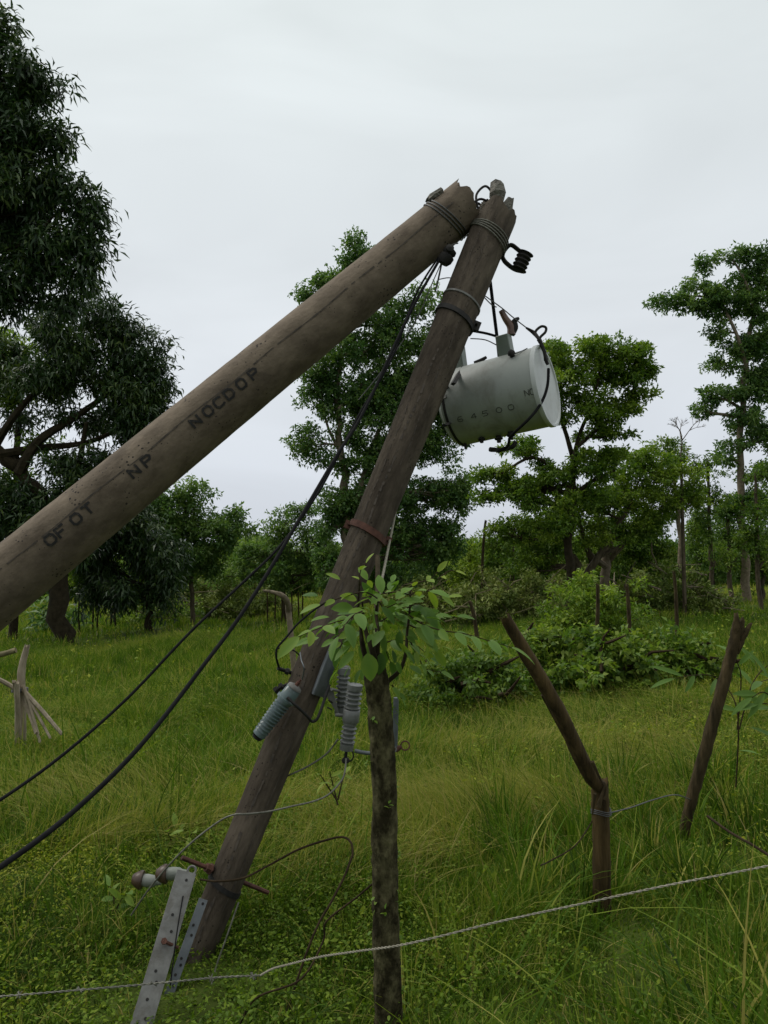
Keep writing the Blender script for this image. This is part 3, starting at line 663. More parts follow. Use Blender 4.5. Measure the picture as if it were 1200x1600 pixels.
def shaft_mesh(S, n=40, rings=60, jag=0, facet=0, t0=0., noise=.006, lip=0):
    rn = random.Random(3); mb = MB(); e1, e2 = S.frame(.4)
    lump = [rn.uniform(-1, 1) for _ in range(n)]
    for i in range(rings + 1):
        t = t0 + (1 - t0) * i / rings
        for k in range(n):
            a = 2 * math.pi * k / n; r = S.r(t)
            if facet: r *= 1 - facet * (math.cos((a * 8) % (2 * math.pi)) * .5 + .5)
            r *= 1 + noise * rn.uniform(-1, 1)
            j = 0
            if i == 0: j = jag * (math.sin(a * 2 + .6) * .5 + .4 * lump[k] + .3 * math.sin(a * 5)) + lip * max(0, 1 - abs(((a - math.pi / 2 + math.pi) % (2 * math.pi)) - math.pi) / .7)
            mb.v.append(S.c(t) - S.a * j + (e1 * math.cos(a) + e2 * math.sin(a)) * r)
    for i in range(rings):
        for k in range(n):
            a = i * n + k; b = i * n + (k + 1) % n; mb.f.append((a, a + n, b + n, b))
    # hollow broken mouth
    b = len(mb.v)
    for ti, rf in ((0, .72), (.06 / S.L * 1.0, .55), (.22 / S.L, .5)):
        for k in range(n):
            a = 2 * math.pi * k / n
            j = jag * (math.sin(a * 2 + .9) * .5 + .4 * lump[(k + 3) % n]) if ti == 0 else 0
            mb.v.append(S.c(ti + t0) - S.a * j + (e1 * math.cos(a) + e2 * math.sin(a)) * S.r(t0) * rf)
    for k in range(n): mb.f.append((k, (k + 1) % n, b + (k + 1) % n, b + k))
    for i in range(2):
        for k in range(n):
            a = b + i * n + k; c = b + i * n + (k + 1) % n; mb.f.append((a, c, c + n, a + n))
    mb.f.append(tuple(b + 2 * n + k for k in range(n)))
    return mb
def band(S, t, wid, thick, tilt=0, lumps=0):
    """strap round a shaft"""
    mb = MB(); n = 36; e1, e2 = S.frame(t); b = 0; rn = random.Random(5)
    for (dl, rr) in ((-wid / 2, .98), (-wid / 2, 1), (wid / 2, 1), (wid / 2, .98)):
        for k in range(n):
            a = 2 * math.pi * k / n
            off = dl + tilt * math.cos(a + 1.0)
            r = S.r(t) + (thick if rr == 1 else -.004) + lumps * rn.uniform(-1, 1)
            mb.v.append(S.c(t) + S.a * off + (e1 * math.cos(a) + e2 * math.sin(a)) * r)
    for i in range(3):
        for k in range(n): mb.f.append((i * n + k, (i + 1) * n + k, (i + 1) * n + (k + 1) % n, i * n + (k + 1) % n))
    return mb
def seam_mesh(S, th, wid, t0, t1, n=160, gap=0.0):
    mb = MB(); rn = random.Random(9)
    for i in range(n):
        if rn.random() < gap: continue
        ta = t0 + (t1 - t0) * i / n; tb = t0 + (t1 - t0) * (i + 1) / n; w_ = wid * rn.uniform(.5, 1.3) / S.r(ta) / 2
        o = .004 * math.sin(i * .3) / S.r(ta)
        b = len(mb.v)
        for t, q in ((ta, -w_), (ta, w_), (tb, w_), (tb, -w_)): mb.v.append(S.surf(t, th + q + o, .0025))
        mb.f.append((b, b + 1, b + 2, b + 3))
    return mb
FONT = {'O': [[(.2, 0), (.8, 0), (1, .25), (1, .75), (.8, 1), (.2, 1), (0, .75), (0, .25), (.2, 0)]],
        'H': [[(0, 0), (0, 1)], [(1, 0), (1, 1)], [(0, .5), (1, .5)]], 'T': [[(0, 1), (1, 1)], [(.5, 0), (.5, 1)]],
        'N': [[(0, 0), (0, 1), (1, 0), (1, 1)]], 'P': [[(0, 0), (0, 1), (.8, 1), (1, .8), (.8, .5), (0, .5)]],
        'C': [[(1, .9), (.8, 1), (.2, 1), (0, .75), (0, .25), (.2, 0), (.8, 0), (1, .1)]], 'D': [[(0, 0), (0, 1), (.7, 1), (1, .7), (1, .3), (.7, 0), (0, 0)]],
        'F': [[(0, 0), (0, 1), (1, 1)], [(0, .5), (.7, .5)]], 'U': [[(0, 1), (0, .2), (.25, 0), (.75, 0), (1, .2), (1, 1)]],
        '6': [[(.9, 1), (.3, 1), (0, .6), (0, .2), (.3, 0), (.8, 0), (1, .25), (.8, .5), (0, .45)]], '0': [[(.3, 0), (.7, 0), (1, .3), (1, .7), (.7, 1), (.3, 1), (0, .7), (0, .3), (.3, 0)]],
        '4': [[(.8, 0), (.8, 1), (0, .3), (1, .3)]], '5': [[(1, 1), (.1, 1), (0, .55), (.7, .55), (1, .3), (.7, 0), (0, 0)]]}
def strokes(mb, fn, ch, x0, x1, y0, y1, wdt):
    """ribbon letters laid on a surface: fn(x along, y up) -> point"""
    for pl in FONT[ch]:
        for (ax, ay), (bx, by) in zip(pl, pl[1:]):
            A_ = Vector((x0 + (x1 - x0) * ax, y0 + (y1 - y0) * ay)); B_ = Vector((x0 + (x1 - x0) * bx, y0 + (y1 - y0) * by))
            d = (B_ - A_); ln = d.length; d.normalize(); nn = Vector((-d.y, d.x)) * wdt / 2; A_ = A_ - d * wdt * .3; B_ = B_ + d * wdt * .3
            K = max(2, int(ln / .008))
            for i in range(K):
                p, q = A_.lerp(B_, i / K), A_.lerp(B_, (i + 1) / K); b = len(mb.v)
                for z in (p - nn, p + nn, q + nn, q - nn): mb.v.append(fn(z.x, z.y))
                mb.f.append((b, b + 1, b + 2, b + 3))

root = thing('concrete_pole', onground(Ag), 'thick concrete pole half with black letters, sloping up from the left edge', 'utility pole')
shaft_mesh(SA, jag=.035, n=44, rings=90, lip=.07).build('shaft', M['concrete'], root, sharp=35)
mb = MB(); e1, e2 = SA.frame(0)
for i in range(3):      # spalled shell with wrapped wires near the mouth
    t = .13 / SA.L + i * .022 / SA.L
    q = [SA.c(t) + SA.a * (.06 * math.cos(a - .6)) + (e1 * math.cos(a) + e2 * math.sin(a)) * (SA.r(t) + .005) for a in [x * math.pi / 18 for x in range(37)]]
    mb.ring_tube(q, .0045, 6, caps=False)
mb.build('wire_wrap', M['darkwire'], root)
mb = MB()
q = SA.surf(.17 / SA.L, math.radians(85), 0); mb.ring_tube([q - SA.a * .09, q - SA.a * .02 + V(0, 0, .012), q + SA.a * .012 + V(0, 0, .012)], [.05, .045, .03], 8, noise=.3, jag=.02, flat=.5)
mb.build('spalled_shell', M['broken'], root, smooth=False)
seam_mesh(SA, math.radians(21), .008, .02, .98, 200, .06).build('mould_seam', M['seam'], root, smooth=False)
mb = MB()
for ch, px in zip('OFOTNPNOCDOP', (88, 104, 126, 144, 213, 233, 305, 324, 340, 356, 374, 393)):
    t = SA.t_at(0, px); sc_ = .050
    sx = -1          # t runs from the top (right) down to the left
    def fn(x, y, t=t): return SA.surf(t - x / SA.L, math.radians(17) + (y - .052) / SA.r(t), .0035)
    strokes(mb, fn, ch, -.024, .024, 0, .048, .0125)
mb.build('lettering', M['paint'], root, smooth=False)
rehome(root)

root = thing('concrete_pole', onground(Bg), 'slimmer broken pole half standing steeply, leaning right, with its broken end on top', 'utility pole')
shaft_mesh(SB, jag=.045, n=40, rings=90, facet=.025, noise=.008).build('shaft', M['concrete2'], root, sharp=35)
seam_mesh(SB, math.radians(12), .010, .25, .97, 160, .25).build('mould_seam', M['seam'], root, smooth=False)
for th_, wd_, ta_, tb_ in ((-14, .006, .12, .42), (34, .005, .3, .62), (-30, .005, .55, .93), (28, .004, .02, .16), (2, .005, .02, .14)):
    seam_mesh(SB, math.radians(th_), wd_, ta_, tb_, 90, .18).build('crack', M['seam'], root, smooth=False)
t1 = SB.t_at(1, 474); t2 = SB.t_at(1, 500); t3 = SB.t_at(1, 833); t0_ = SB.t_at(1, 372)
band(SB, t1, .012, .004, .02).build('metal_strap', M['galv'], root)
band(SB, t2, .030, .010, .03, .002).build('clamp_band', M['iron'], root)
band(SB, t3, .035, .010, .02, .002).build('clamp_band', M['rust'], root)
mb = MB()
for c_, a_ in ((SB.surf(t3, math.radians(88), .01), 0), (SB.surf(t3, math.radians(-88), .01), 0)):
    mb.box(c_, SB.a * .022, SB.frame(t3)[0] * .008, SB.frame(t3)[1] * .02)
    mb.ring_tube([c_ - SB.frame(t3)[0] * .03, c_ + SB.frame(t3)[0] * .03], .006, 6)
mb.build('clamp_bolt', M['rust'], root)
mb = MB(); c_ = SB.surf(t2, math.radians(-80), .012)
mb.box(c_, SB.a * .03, SB.frame(t2)[0] * .012, SB.frame(t2)[1] * .025); mb.ring_tube([c_ - SB.frame(t2)[0] * .04, c_ + SB.frame(t2)[0] * .04], .008, 6)
mb.build('clamp_bolt', M['iron'], root)
mb = MB()
for i in range(4):
    t = t0_ + (i * .014 - .02) / SB.L; e1, e2 = SB.frame(t)
    q = [SB.c(t) + SB.a * (.03 * math.cos(a + 1.0) * (1 + .3 * i)) + (e1 * math.cos(a) + e2 * math.sin(a)) * (SB.r(t) * 1.02 + .004) for a in [x * math.pi / 18 for x in range(37)]]
    mb.ring_tube(q, .0042, 6, caps=False)
mb.build('tie_wire', M['wire'], root)
mb = MB()
for q in ([(748, 330), (744, 306), (757, 291), (768, 300), (774, 322)], [(738, 318), (752, 311), (772, 322), (783, 338)], [(735, 325), (748, 318), (758, 335)], [(760, 345), (752, 325), (762, 312)]):
    mb = MB(); mb.ring_tube(smoothpath([P(a, b, 4.66 + .03 * i) for i, (a, b) in enumerate(q)], 6), .0075, 7)
    mb.build('bent_rebar', M['iron'], root)
mb = MB()
for q in ([(750, 340), (752, 322), (759, 318)], [(758, 340), (757, 320), (765, 314)], [(745, 345), (742, 330)], [(741, 352), (737, 365)], [(762, 338), (760, 322), (752, 316)]):
    mb = MB(); mb.ring_tube(smoothpath([P(a, b, 4.62) for a, b in q], 4), .0028, 5)
    mb.build('wire_strand', M['wire'], root)
mb = MB()
mb.ring_tube([P(790, 340, 4.7), P(792, 325, 4.7), P(797, 312, 4.7)], [.045, .04, .022], 7, noise=.3, jag=.02, seed=4)
mb.ring_tube([P(776, 345, 4.68), P(779, 330, 4.68), P(783, 322, 4.68)], [.045, .035, .02], 6, noise=.3, jag=.015, seed=8)
mb.build('concrete_shard', M['broken'], root, smooth=False)
rehome(root)
mb = MB(); mb.ring_tube([P(780, 322, 4.66), P(777, 303, 4.66), P(777, 288, 4.68)], [.022, .052, .040], 7, noise=.14, jag=.012, seed=12)
tag(mb.build('concrete_chunk', M['broken'], None, smooth=False), 'small loose lump of concrete held up on bent rods above the pole break', 'rubble')

def dR(py): return SB_depth(SB.t_at(1, py))
def SB_depth(t): return (SB.c(t) - EYE).dot(CM @ V(0, 0, -1))

# ------------------------------------------------------------------ spool insulator on its clevis, top right
d = 4.62
root = thing('spool_insulator', P(800, 400, d), 'ribbed spool insulator in an iron clevis wired to the top of the leaning pole', 'insulator')
mb = MB()
mb.ring_tube(smoothpath([P(786, 395, d), P(797, 383, d), P(808, 389, d), P(822, 402, d)], 5), .019, 8, flat=.6)
mb.ring_tube(smoothpath([P(785, 402, d), P(790, 410, d), P(803, 420, d), P(815, 423, d), P(820, 418, d)], 5), .019, 8, flat=.6)
mb.ring_tube([P(787, 385, d), P(785, 404, d)], .012, 8)
mb.build('clevis', M['iron'], root)
mb = MB(); ax = (P(811, 422, d) - P(822, 397, d)); L_ = ax.length
prof = []
for i in range(25):
    h = L_ * i / 24; prof.append((h, .036 + .011 * (.5 + .5 * math.cos(i * math.pi / 3)) + (.004 if i in (0, 24) else 0)))
mb.lathe(P(821, 396, d), ax, [(0, 0)] + prof + [(L_, 0)], 20)
mb.build('insulator', M['iron'], root); rehome(root)

# ------------------------------------------------------------------ transformer
Lc = P(707, 639, 4.84); best = None
for dr_ in np.linspace(4.3, 4.9, 121):
    Rc = P(855, 603, dr_); a = (Rc - Lc).normalized(); v = (EYE - Rc).normalized()
    e_ = abs(a.dot(v) - .25)
    if best is None or e_ < best[0]: best = (e_, Rc, a)
Rc, ax = best[1], best[2]; TL = (Rc - Lc).length; r = .238
up = (V(0, 0, 1) - ax * ax.z).normalized(); fr = ax.cross(up)
if fr.dot(EYE - Rc) < 0: fr = -fr
root = thing('transformer', Lc.lerp(Rc, .5) - V(0, 0, r), 'grey cylindrical transformer tank lying on its side, hung behind the leaning pole', 'transformer')
tank = MB().lathe(Lc, ax, [(0, 0), (0, r * .93), (.012, r * .95), (.02, r), (.03, r), (TL - .03, r), (TL - .015, r * .99), (TL - .015, r * .8)], 64).build('tank', M['tank'], root, sharp=40)
MB().lathe(Lc, ax, [(.035, r * .99), (.035, r * 1.018), (.05, r * 1.018), (.05, r * .99)], 64).build('base_rim', M['iron'], root)
MB().lathe(Lc, ax, [(TL - .022, r * .9), (TL - .022, r * 1.03), (TL - .003, r * 1.035), (TL + .004, r * 1.02), (TL + .004, r * .97), (TL - .004, r * .94), (TL - .004, 0)], 64).build('lid', M['lid'], root, sharp=40)
def onT(s, ang, lift=0):   # s 0..1 along, ang from 'up' towards the viewer
    return Lc + ax * (TL * s) + (up * math.cos(ang) + fr * math.sin(ang)) * (r + lift)
def tbox(s, ang, hx, hy, hz, name, material, tilt=0):
    c = onT(s, ang, hz - .02); n = (c - Lc - ax * (TL * s)).normalized(); sdx = ax.cross(n)
    return MB().box(c, ax * hx, sdx * hy, n * hz).build(name, material, root, bevel=.006)
b1_ = tbox(.66, math.radians(8), .040, .040, .070, 'bushing_box', M['box'])
mb = MB(); mb.ring_tube(smoothpath([P(799, 523, 4.68), P(798, 510, 4.68), P(790, 498, 4.68), P(783, 485, 4.68)], 5), lerpr([.026, .024, .020, .016], 5), 14)
o = mb.build('bushing', M['brownbush'], b1_)
mb = MB(); mb.ring_tube(smoothpath([P(799, 523, 4.68), P(804, 512, 4.68), P(804, 502, 4.68), P(811, 497, 4.68)], 5), lerpr([.020, .022, .018, .008], 5), 12)
mb.build('terminal', M['iron'], b1_)
b2_ = tbox(.13, math.radians(0), .042, .042, .085, 'bushing_box', M['box'])
mb = MB()
mb.ring_tube([P(741, 567, 4.7), P(752, 563, 4.7), P(760, 558, 4.7)], [.010, .013, .009], 8); mb.build('terminal', M['iron'], root)
mb = MB(); mb.ring_tube(smoothpath([P(766, 440, 4.74), P(772, 490, 4.74), P(777, 530, 4.74), P(780, 558, 4.74)], 5), .0105, 8); mb.build('lead_cable', M['black'], root)
mb = MB(); mb.ring_tube(smoothpath([P(738, 517, 4.7), P(760, 521, 4.68), P(780, 527, 4.68), P(792, 533, 4.68)], 5), .008, 8); mb.build('lead_cable', M['black'], root)
mb = MB(); mb.ring_tube(smoothpath([P(735, 529, 4.7), P(758, 531, 4.68), P(778, 540, 4.68), P(793, 545, 4.68)], 5), .0035, 6); mb.build('lead_wire', M['darkwire'], root)
mb = MB()
for q in ([(756, 461), (770, 471), (785, 482), (803, 497), (825, 514)], [(756, 464), (768, 476), (776, 480)]):
    mb.ring_tube(smoothpath([P(a, b, 4.66) for a, b in q], 5), .0035, 6)
mb.build('lead_wire', M['darkwire'], root)
# lifting eye and lid gear
mb = MB(); dd_ = (Rc - EYE).dot(CM @ V(0, 0, -1))
mb.ring_tube(smoothpath([P(822, 512, 4.62), P(834, 520, 4.62), P(842, 530, dd_), P(848, 545, dd_ - .02)], 5), lerpr([.008, .018, .016, .01], 5), 8, flat=.6)
mb.ring_tube(smoothpath([P(836, 522, 4.6), P(838, 516, 4.6), P(846, 510, 4.6), P(853, 512, 4.6), P(852, 519, 4.6), P(845, 526, 4.6), P(842, 532, 4.6)], 5), .008, 8)
mb.build('hanger_clamp', M['iron'], root)
mb = MB(); mb.ring_tube(smoothpath([P(842, 530, dd_ - .02), P(850, 548, dd_ - .03), P(853, 562, dd_ - .03), P(856, 570, dd_ - .03)], 5), lerpr([.013, .010, .012, .008], 5), 8, noise=.3)
mb.build('ground_strap', M['iron'], root)
mb = MB(); mb.ring_tube(smoothpath([P(857, 576, dd_ - .10), P(856, 598, dd_ - .13), P(851, 618, dd_ - .16), P(841, 637, dd_ - .19), P(826, 655, dd_ - .22), P(808, 672, dd_ - .2), P(797, 683, dd_ - .15), P(793, 697, dd_ - .05), P(778, 706, dd_)], 6), .0085, 8)
mb.build('loose_cable', M['black'], root)
c = onT(.78, math.radians(42), .012); n = (c - Lc - ax * (c - Lc).dot(ax)).normalized()
MB().lathe(c - n * .02, n, [(0, .014), (.02, .016), (.022, .022), (.036, .022), (.05, .01), (.052, 0)], 12).build('relief_valve', M['iron'], root)
mb = MB(); mb.ring_tube(smoothpath([onT(.70, math.radians(20), .004), onT(.745, math.radians(34), .01), c, onT(.85, math.radians(36), .006), onT(.90, math.radians(22), .004)], 4), .003, 5); mb.build('valve_wire', M['darkwire'], root)
c = onT(.12, math.radians(72), .0); n = (c - Lc - ax * (c - Lc).dot(ax)).normalized()
MB().lathe(c, n, [(0, .012), (.012, .012), (.018, .008), (.018, 0)], 10).build('bolt', M['iron'], root)
MB().box(onT(.075, math.radians(86), .002), ax * .02, ax.cross(n) * .012, n * .004).build('name_plate', M['galv'], root)
mb = MB()
for ch, s_ in zip('6450O', (.20, .34, .46, .60, .72)):
    def fn(x, y, s_=s_): return onT(s_ + x / TL, math.radians(126) - y / r, .0025)
    strokes(mb, fn, ch, -.016, .016, 0, .030, .0045)
def fn(x, y): return onT(.93 + x / TL, math.radians(112) - y / r, .0025)
strokes(mb, fn, 'N', -.03, -.006, 0, .032, .005); strokes(mb, fn, 'C', .002, .026, 0, .032, .005)
mb.build('lettering', M['faint'], root, smooth=False)
for s_, a_, L_, rr_ in ((.30, 168, .04, .016), (.46, 175, .05, .018), (.60, 170, .055, .018), (.10, 176, .045, .010)):
    c = onT(s_, math.radians(a_), -.01); n = (c - Lc - ax * (c - Lc).dot(ax)).normalized()
    MB().lathe(c, n, [(0, rr_), (L_ * .4, rr_ * .9), (L_ * .45, rr_ * 1.4), (L_ * .6, rr_ * 1.4), (L_ * .65, rr_ * .8), (L_, rr_ * .7), (L_, 0)], 14).build('low_bushing', M['iron'], root)
mb = MB(); mb.ring_tube(smoothpath([P(765, 702, 4.6), P(782, 703, 4.62), P(800, 698, 4.6), P(806, 690, 4.6)], 5), .014, 7, noise=.3); mb.build('cable_bundle', M['iron'], root)
# bracket arms tying the tank to the pole
for pa, pb in (((708, 600), (722, 575)), ((694, 665), (706, 660))):
    c0 = P(*pa, 4.50); c1 = P(*pb, 4.72); mb = MB(); mb.ring_tube([c0, c0.lerp(c1, .5), c1], .018, 4, flat=.6); mb.build('hanger_bracket', M['iron'], root)
rehome(root)

# ------------------------------------------------------------------ cables coming off the break
def cable(name, pts, r_, material, label, cat='cable', n=8, sub=8, twist=False):
    q = smoothpath([P(*p) for p in pts], sub); mb = MB()
    if twist:
        for ph in (0, math.pi):
            out = []
            for i, p in enumerate(q):
                t = (q[min(i + 1, len(q) - 1)] - q[max(i - 1, 0)]).normalized(); x = t.cross(V(0, 0, 1)).normalized(); y = t.cross(x)
                out.append(p + (x * math.cos(i * 1.1 + ph) + y * math.sin(i * 1.1 + ph)) * r_ * .9)
            mb.ring_tube(out, r_ * .75, 5)
    else: mb.ring_tube(q, r_, n)
    return tag(mb.build(name, material), label, cat)
cable('black_cable', [(690, 400, 4.5), (640, 490, 4.3), (570, 640, 3.95), (520, 722, 3.7), (400, 925, 3.2), (310, 1050, 2.9), (215, 1170, 2.6), (110, 1272, 2.35), (0, 1355, 2.1), (-160, 1460, 1.9)], .0085, M['black'], 'thick black cable dropping from under the break to the lower left edge')
cable('black_cable', [(685, 402, 4.55), (650, 460, 4.4), (612, 560, 4.2), (560, 650, 4.0), (500, 765, 3.8), (440, 850, 3.6), (385, 905, 3.45), (300, 985, 3.2), (200, 1090, 3.0), (100, 1178, 2.8), (0, 1250, 2.6), (-140, 1335, 2.4)], .0062, M['black'], 'thinner dark cable running above the thick one to the left edge')
cable('guy_wire', [(692, 405, 4.5), (672, 450, 4.45), (650, 500, 4.4), (600, 575, 4.3), (560, 625, 4.2)], .003, M['darkwire'], 'thin wire strand hanging beside the thick black cable near the break', 'wire')
root = thing('cable_clamp', P(697, 400, 4.52), 'dark knotted clamp holding the cables under the broken end of the lying pole', 'clamp')
mb = MB()
mb.lathe(P(692, 412, 4.5), P(706, 388, 4.5) - P(692, 412, 4.5), [(0, 0), (0, .03), (.02, .042), (.05, .044), (.06, .03), (.07, .040), (.09, .038), (.1, .02), (.11, 0)], 14)
mb.build('clamp_body', M['iron'], root)
mb = MB(); mb.ring_tube(smoothpath([P(700, 398, 4.5), P(702, 388, 4.5), P(708, 382, 4.5), P(716, 380, 4.5)], 5), .004, 6); mb.ring_tube(smoothpath([P(690, 412, 4.5), P(684, 440, 4.5), P(680, 455, 4.5)], 5), .006, 6)
mb.ring_tube(smoothpath([P(684, 437, 4.5), P(700, 434, 4.5), P(712, 436, 4.45)], 5), .003, 6)
mb.build('wire_end', M['darkwire'], root); 
mb = MB(); mb.lathe(P(702, 390, 4.48), V(.2, -1, .2), [(-.02, .0), (-.02, .02), (.02, .024), (.03, 0)], 12); mb.build('clamp_bolt', M['iron'], root); rehome(root)

# ------------------------------------------------------------------ gear half way down the leaning pole
def ribbed(p0, p1, rc, rs, n, cap=.12, taper=1.0):
    """porcelain body: core radius rc, shed radius rs, n sheds between two plain caps"""
    L_ = (p1 - p0).length; pr = [(0, 0), (0, rc * 1.15), (L_ * .015, rs * .96), (L_ * cap * .9, rs * .96), (L_ * cap, rc)]
    st = (1 - 2 * cap) / n
    for i in range(n):
        h = cap + st * i; k2 = taper ** i
        pr += [(L_ * (h + st * .25), rc), (L_ * (h + st * .55), rs * 1.03 * k2), (L_ * (h + st * .72), rs * 1.03 * k2), (L_ * (h + st * .8), rc)]
    pr += [(L_ * (1 - cap), rc), (L_ * (1 - cap * .95), rs * .94 * taper ** n), (L_ * .985, rs * .94 * taper ** n), (L_, rs * .7 * taper ** n), (L_, 0)]
    return MB().lathe(p0, p1 - p0, pr, 28)
d = dR(1090) - .16
root = thing('surge_arrester', P(430, 1115, d), 'blue grey ribbed arrester hanging head down on the left of the leaning pole', 'arrester')
ribbed(P(447, 1092, d), P(404, 1149, d), .030, .0385, 10, .1, .985).build('porcelain', M['bluecer'], root)
MB().lathe(P(460, 1075, d), P(447, 1092, d) - P(460, 1075, d), [(0, 0), (0, .03), (.005, .036), (.055, .038), (.058, .046), (.068, .046), (.069, 0)], 28).build('head', M['bluecer'], root)
MB().lathe(P(461.5, 1073, d), P(447, 1092, d) - P(460, 1075, d), [(-.008, 0), (-.008, .018), (0, .034), (.008, .036), (.009, 0)], 24).build('cap', M['galv'], root)
MB().lathe(P(463, 1071, d), P(463, 1071, d) - P(447, 1092, d), [(0, .010), (.02, .010), (.021, .006), (.035, .006), (.035, 0)], 8).build('terminal', M['rust'], root)
MB().lathe(P(403, 1150, d), P(403, 1150, d) - P(447, 1092, d), [(0, .026), (.012, .022), (.014, 0)], 20).build('base', M['iron'], root)
mb = MB(); mb.ring_tube(smoothpath([P(449, 1090, d - .04), P(462, 1102, d - .05), P(480, 1119, d - .02), P(487, 1127, d), P(495, 1124, d), P(502, 1108, d + .02), P(508, 1090, d + .05), P(515, 1070, d + .08)], 6), .007, 8)
mb.build('hanger_rod', M['iron'], root); rehome(root)
d2 = dR(1050)
root = thing('mounting_bolt', P(445, 1050, d2), 'dark threaded bolt sticking out left of the leaning pole above the arrester', 'bolt')
mb = MB(); mb.ring_tube([P(434, 1044, d2 - .05), P(468, 1056, d2 + .02)], .009, 8); mb.build('rod', M['iron'], root)
MB().lathe(P(446, 1048, d2 - .05), P(468, 1056, d2) - P(446, 1048, d2), [(0, 0), (0, .016), (.018, .016), (.018, 0)], 6).build('nut', M['iron'], root); rehome(root)
root = thing('mounting_bolt', P(434, 1074, d2), 'second dark bolt with a knobbly nut behind the head of the arrester', 'bolt')
mb = MB(); mb.ring_tube([P(428, 1078, d2 - .02), P(470, 1062, d2 + .03)], .009, 8); mb.build('rod', M['iron'], root)
MB().lathe(P(430, 1080, d2 - .02), P(448, 1066, d2) - P(430, 1080, d2), [(0, 0), (0, .02), (.016, .02), (.017, .012), (.03, .012), (.031, .019), (.045, .019), (.045, 0)], 6).build('nut', M['iron'], root); rehome(root)
cable('thin_wire', [(469, 1020, 3.5), (471, 1032, 3.45), (475, 1045, 3.42), (472, 1062, 3.5)], .003, M['galvd'], 'short pale wire tail on the leaning pole above the arrester head', 'wire')
cable('black_wire', [(520, 935, 3.6), (495, 950, 3.55), (468, 972, 3.5), (448, 995, 3.45), (433, 1013, 3.42), (432, 1028, 3.42), (436, 1043, 3.45)], .005, M['black'], 'black wire bent into an elbow at the left side of the leaning pole', 'wire')
cable('black_wire', [(433, 1013, 3.44), (446, 1013, 3.46), (460, 1017, 3.5), (468, 1024, 3.5)], .003, M['black'], 'short side branch of thin wire at the elbow of the black wire', 'wire')
# steel channel bolted along the right side of the pole
def quadplate(q, d_, thick, ddep=(0, 0, 0, 0)):
    mb = MB(); pts = [P(a, b, d_ + e_) for (a, b), e_ in zip(q, ddep)]
    n = (pts[1] - pts[0]).cross(pts[2] - pts[1]).normalized()
    if n.dot(EYE - pts[0]) > 0: n = -n
    mb.v = pts + [p + n * thick for p in pts]
    k = len(pts); mb.f = [tuple(range(k)), tuple(range(2 * k - 1, k - 1, -1))] + [(i, i + k, (i + 1) % k + k, (i + 1) % k) for i in range(k)]
    return mb
d3 = dR(1050) - .14
root = thing('steel_channel', P(510, 1050, d3), 'short grey steel channel fixed along the right side of the leaning pole under the leaves', 'bracket')
quadplate([(521, 1003), (533, 1013), (507, 1091), (489, 1085)], d3, .006, (.05, .10, .10, 0)).build('web', M['galvd'], root)
quadplate([(489, 1085), (521, 1003), (518, 1001), (485, 1082)], d3, .006, (0, .05, .09, .05)).build('flange', M['galvd'], root)
rehome(root)
root = thing('mounting_bracket', P(518, 1095, d3), 'small triangular galvanised bracket with slots between the channel and the grey insulators', 'bracket')
quadplate([(508, 1084), (513, 1072), (521, 1080), (531, 1122), (503, 1108)], d3 + .02, .006).build('plate', M['galv'], root)
mb = MB()
for (a, b, c, e) in ((513, 1094, 520, 1098), (511, 1105, 519, 1109)): mb.ring_tube([P(a, b, d3 + .015), P(c, e, d3 + .015)], .006, 6, flat=.6)
mb.build('slot', M['iron'], root)
mb = MB(); mb.ring_tube([P(524, 1117, d3), P(545, 1119, d3 + .02)], .008, 8); mb.ring_tube([P(518, 1077, d3), P(530, 1080, d3 + .05)], .007, 8); mb.build('bolt', M['galv'], root); rehome(root)
d4 = d3 + .08
root = thing('fuse_cutout', P(533, 1110, d4), 'grey ribbed insulator with a pale cap, the shorter one behind, beside the leaning pole', 'insulator')
ribbed(P(538, 1042, d4), P(532, 1116, d4), .022, .031, 7, .17).build('porcelain', M['greycer'], root)
MB().lathe(P(538.3, 1040.5, d4), P(532, 1116, d4) - P(538, 1042, d4), [(0, 0), (0, .024), (.007, .027), (.008, 0)], 24).build('cap', M['galv'], root); rehome(root)
d5 = d3 - .02
root = thing('fuse_cutout', P(545, 1160, d5), 'longer grey ribbed cutout whose fuse tube and ring show behind the live post', 'insulator')
ribbed(P(555, 1069, d5), P(549, 1118, d5), .026, .037, 4, .2).build('porcelain', M['greycer'], root)
ribbed(P(548, 1122, d5), P(541, 1172, d5), .026, .034, 4, .22).build('porcelain', M['greycer'], root)
MB().lathe(P(550, 1108, d5), P(547, 1132, d5) - P(550, 1108, d5), [(0, 0), (0, .036), (.003, .039), (.055, .039), (.06, .036), (.06, 0)], 28).build('centre_band', M['greycer'], root)
mb = MB(); mb.ring_tube(smoothpath([P(554, 1173, d5), P(580, 1177, d5), P(617, 1171, d5 + .02)], 4), .009, 8); mb.build('lower_arm', M['galvd'], root)
mb = MB(); mb.ring_tube([P(619, 1090, d5), P(617, 1166, d5)], .013, 10); mb.build('fuse_tube', M['galvd'], root)
def ring(c, nrm, rad, rt, n=20):
    nrm = nrm.normalized(); x = nrm.cross(V(0, 0, 1)).normalized(); y = nrm.cross(x); mb = MB()
    mb.ring_tube([c + x * math.cos(a) * rad + y * math.sin(a) * rad for a in [2 * math.pi * i / n for i in range(n + 1)]], rt, 6, caps=False); return mb
ring(P(633, 1165, d5), EYE - P(633, 1165, d5), .020, .004).build('pull_ring', M['rust'], root)
ring(P(616, 1171, d5 - .02), EYE - P(616, 1171, d5), .010, .004).build('eye', M['galv'], root)
mb = MB(); mb.ring_tube([P(618, 1172, d5), P(624, 1168, d5), P(628, 1166, d5)], [.014, .012, .006], 8); mb.build('hinge', M['rust'], root)
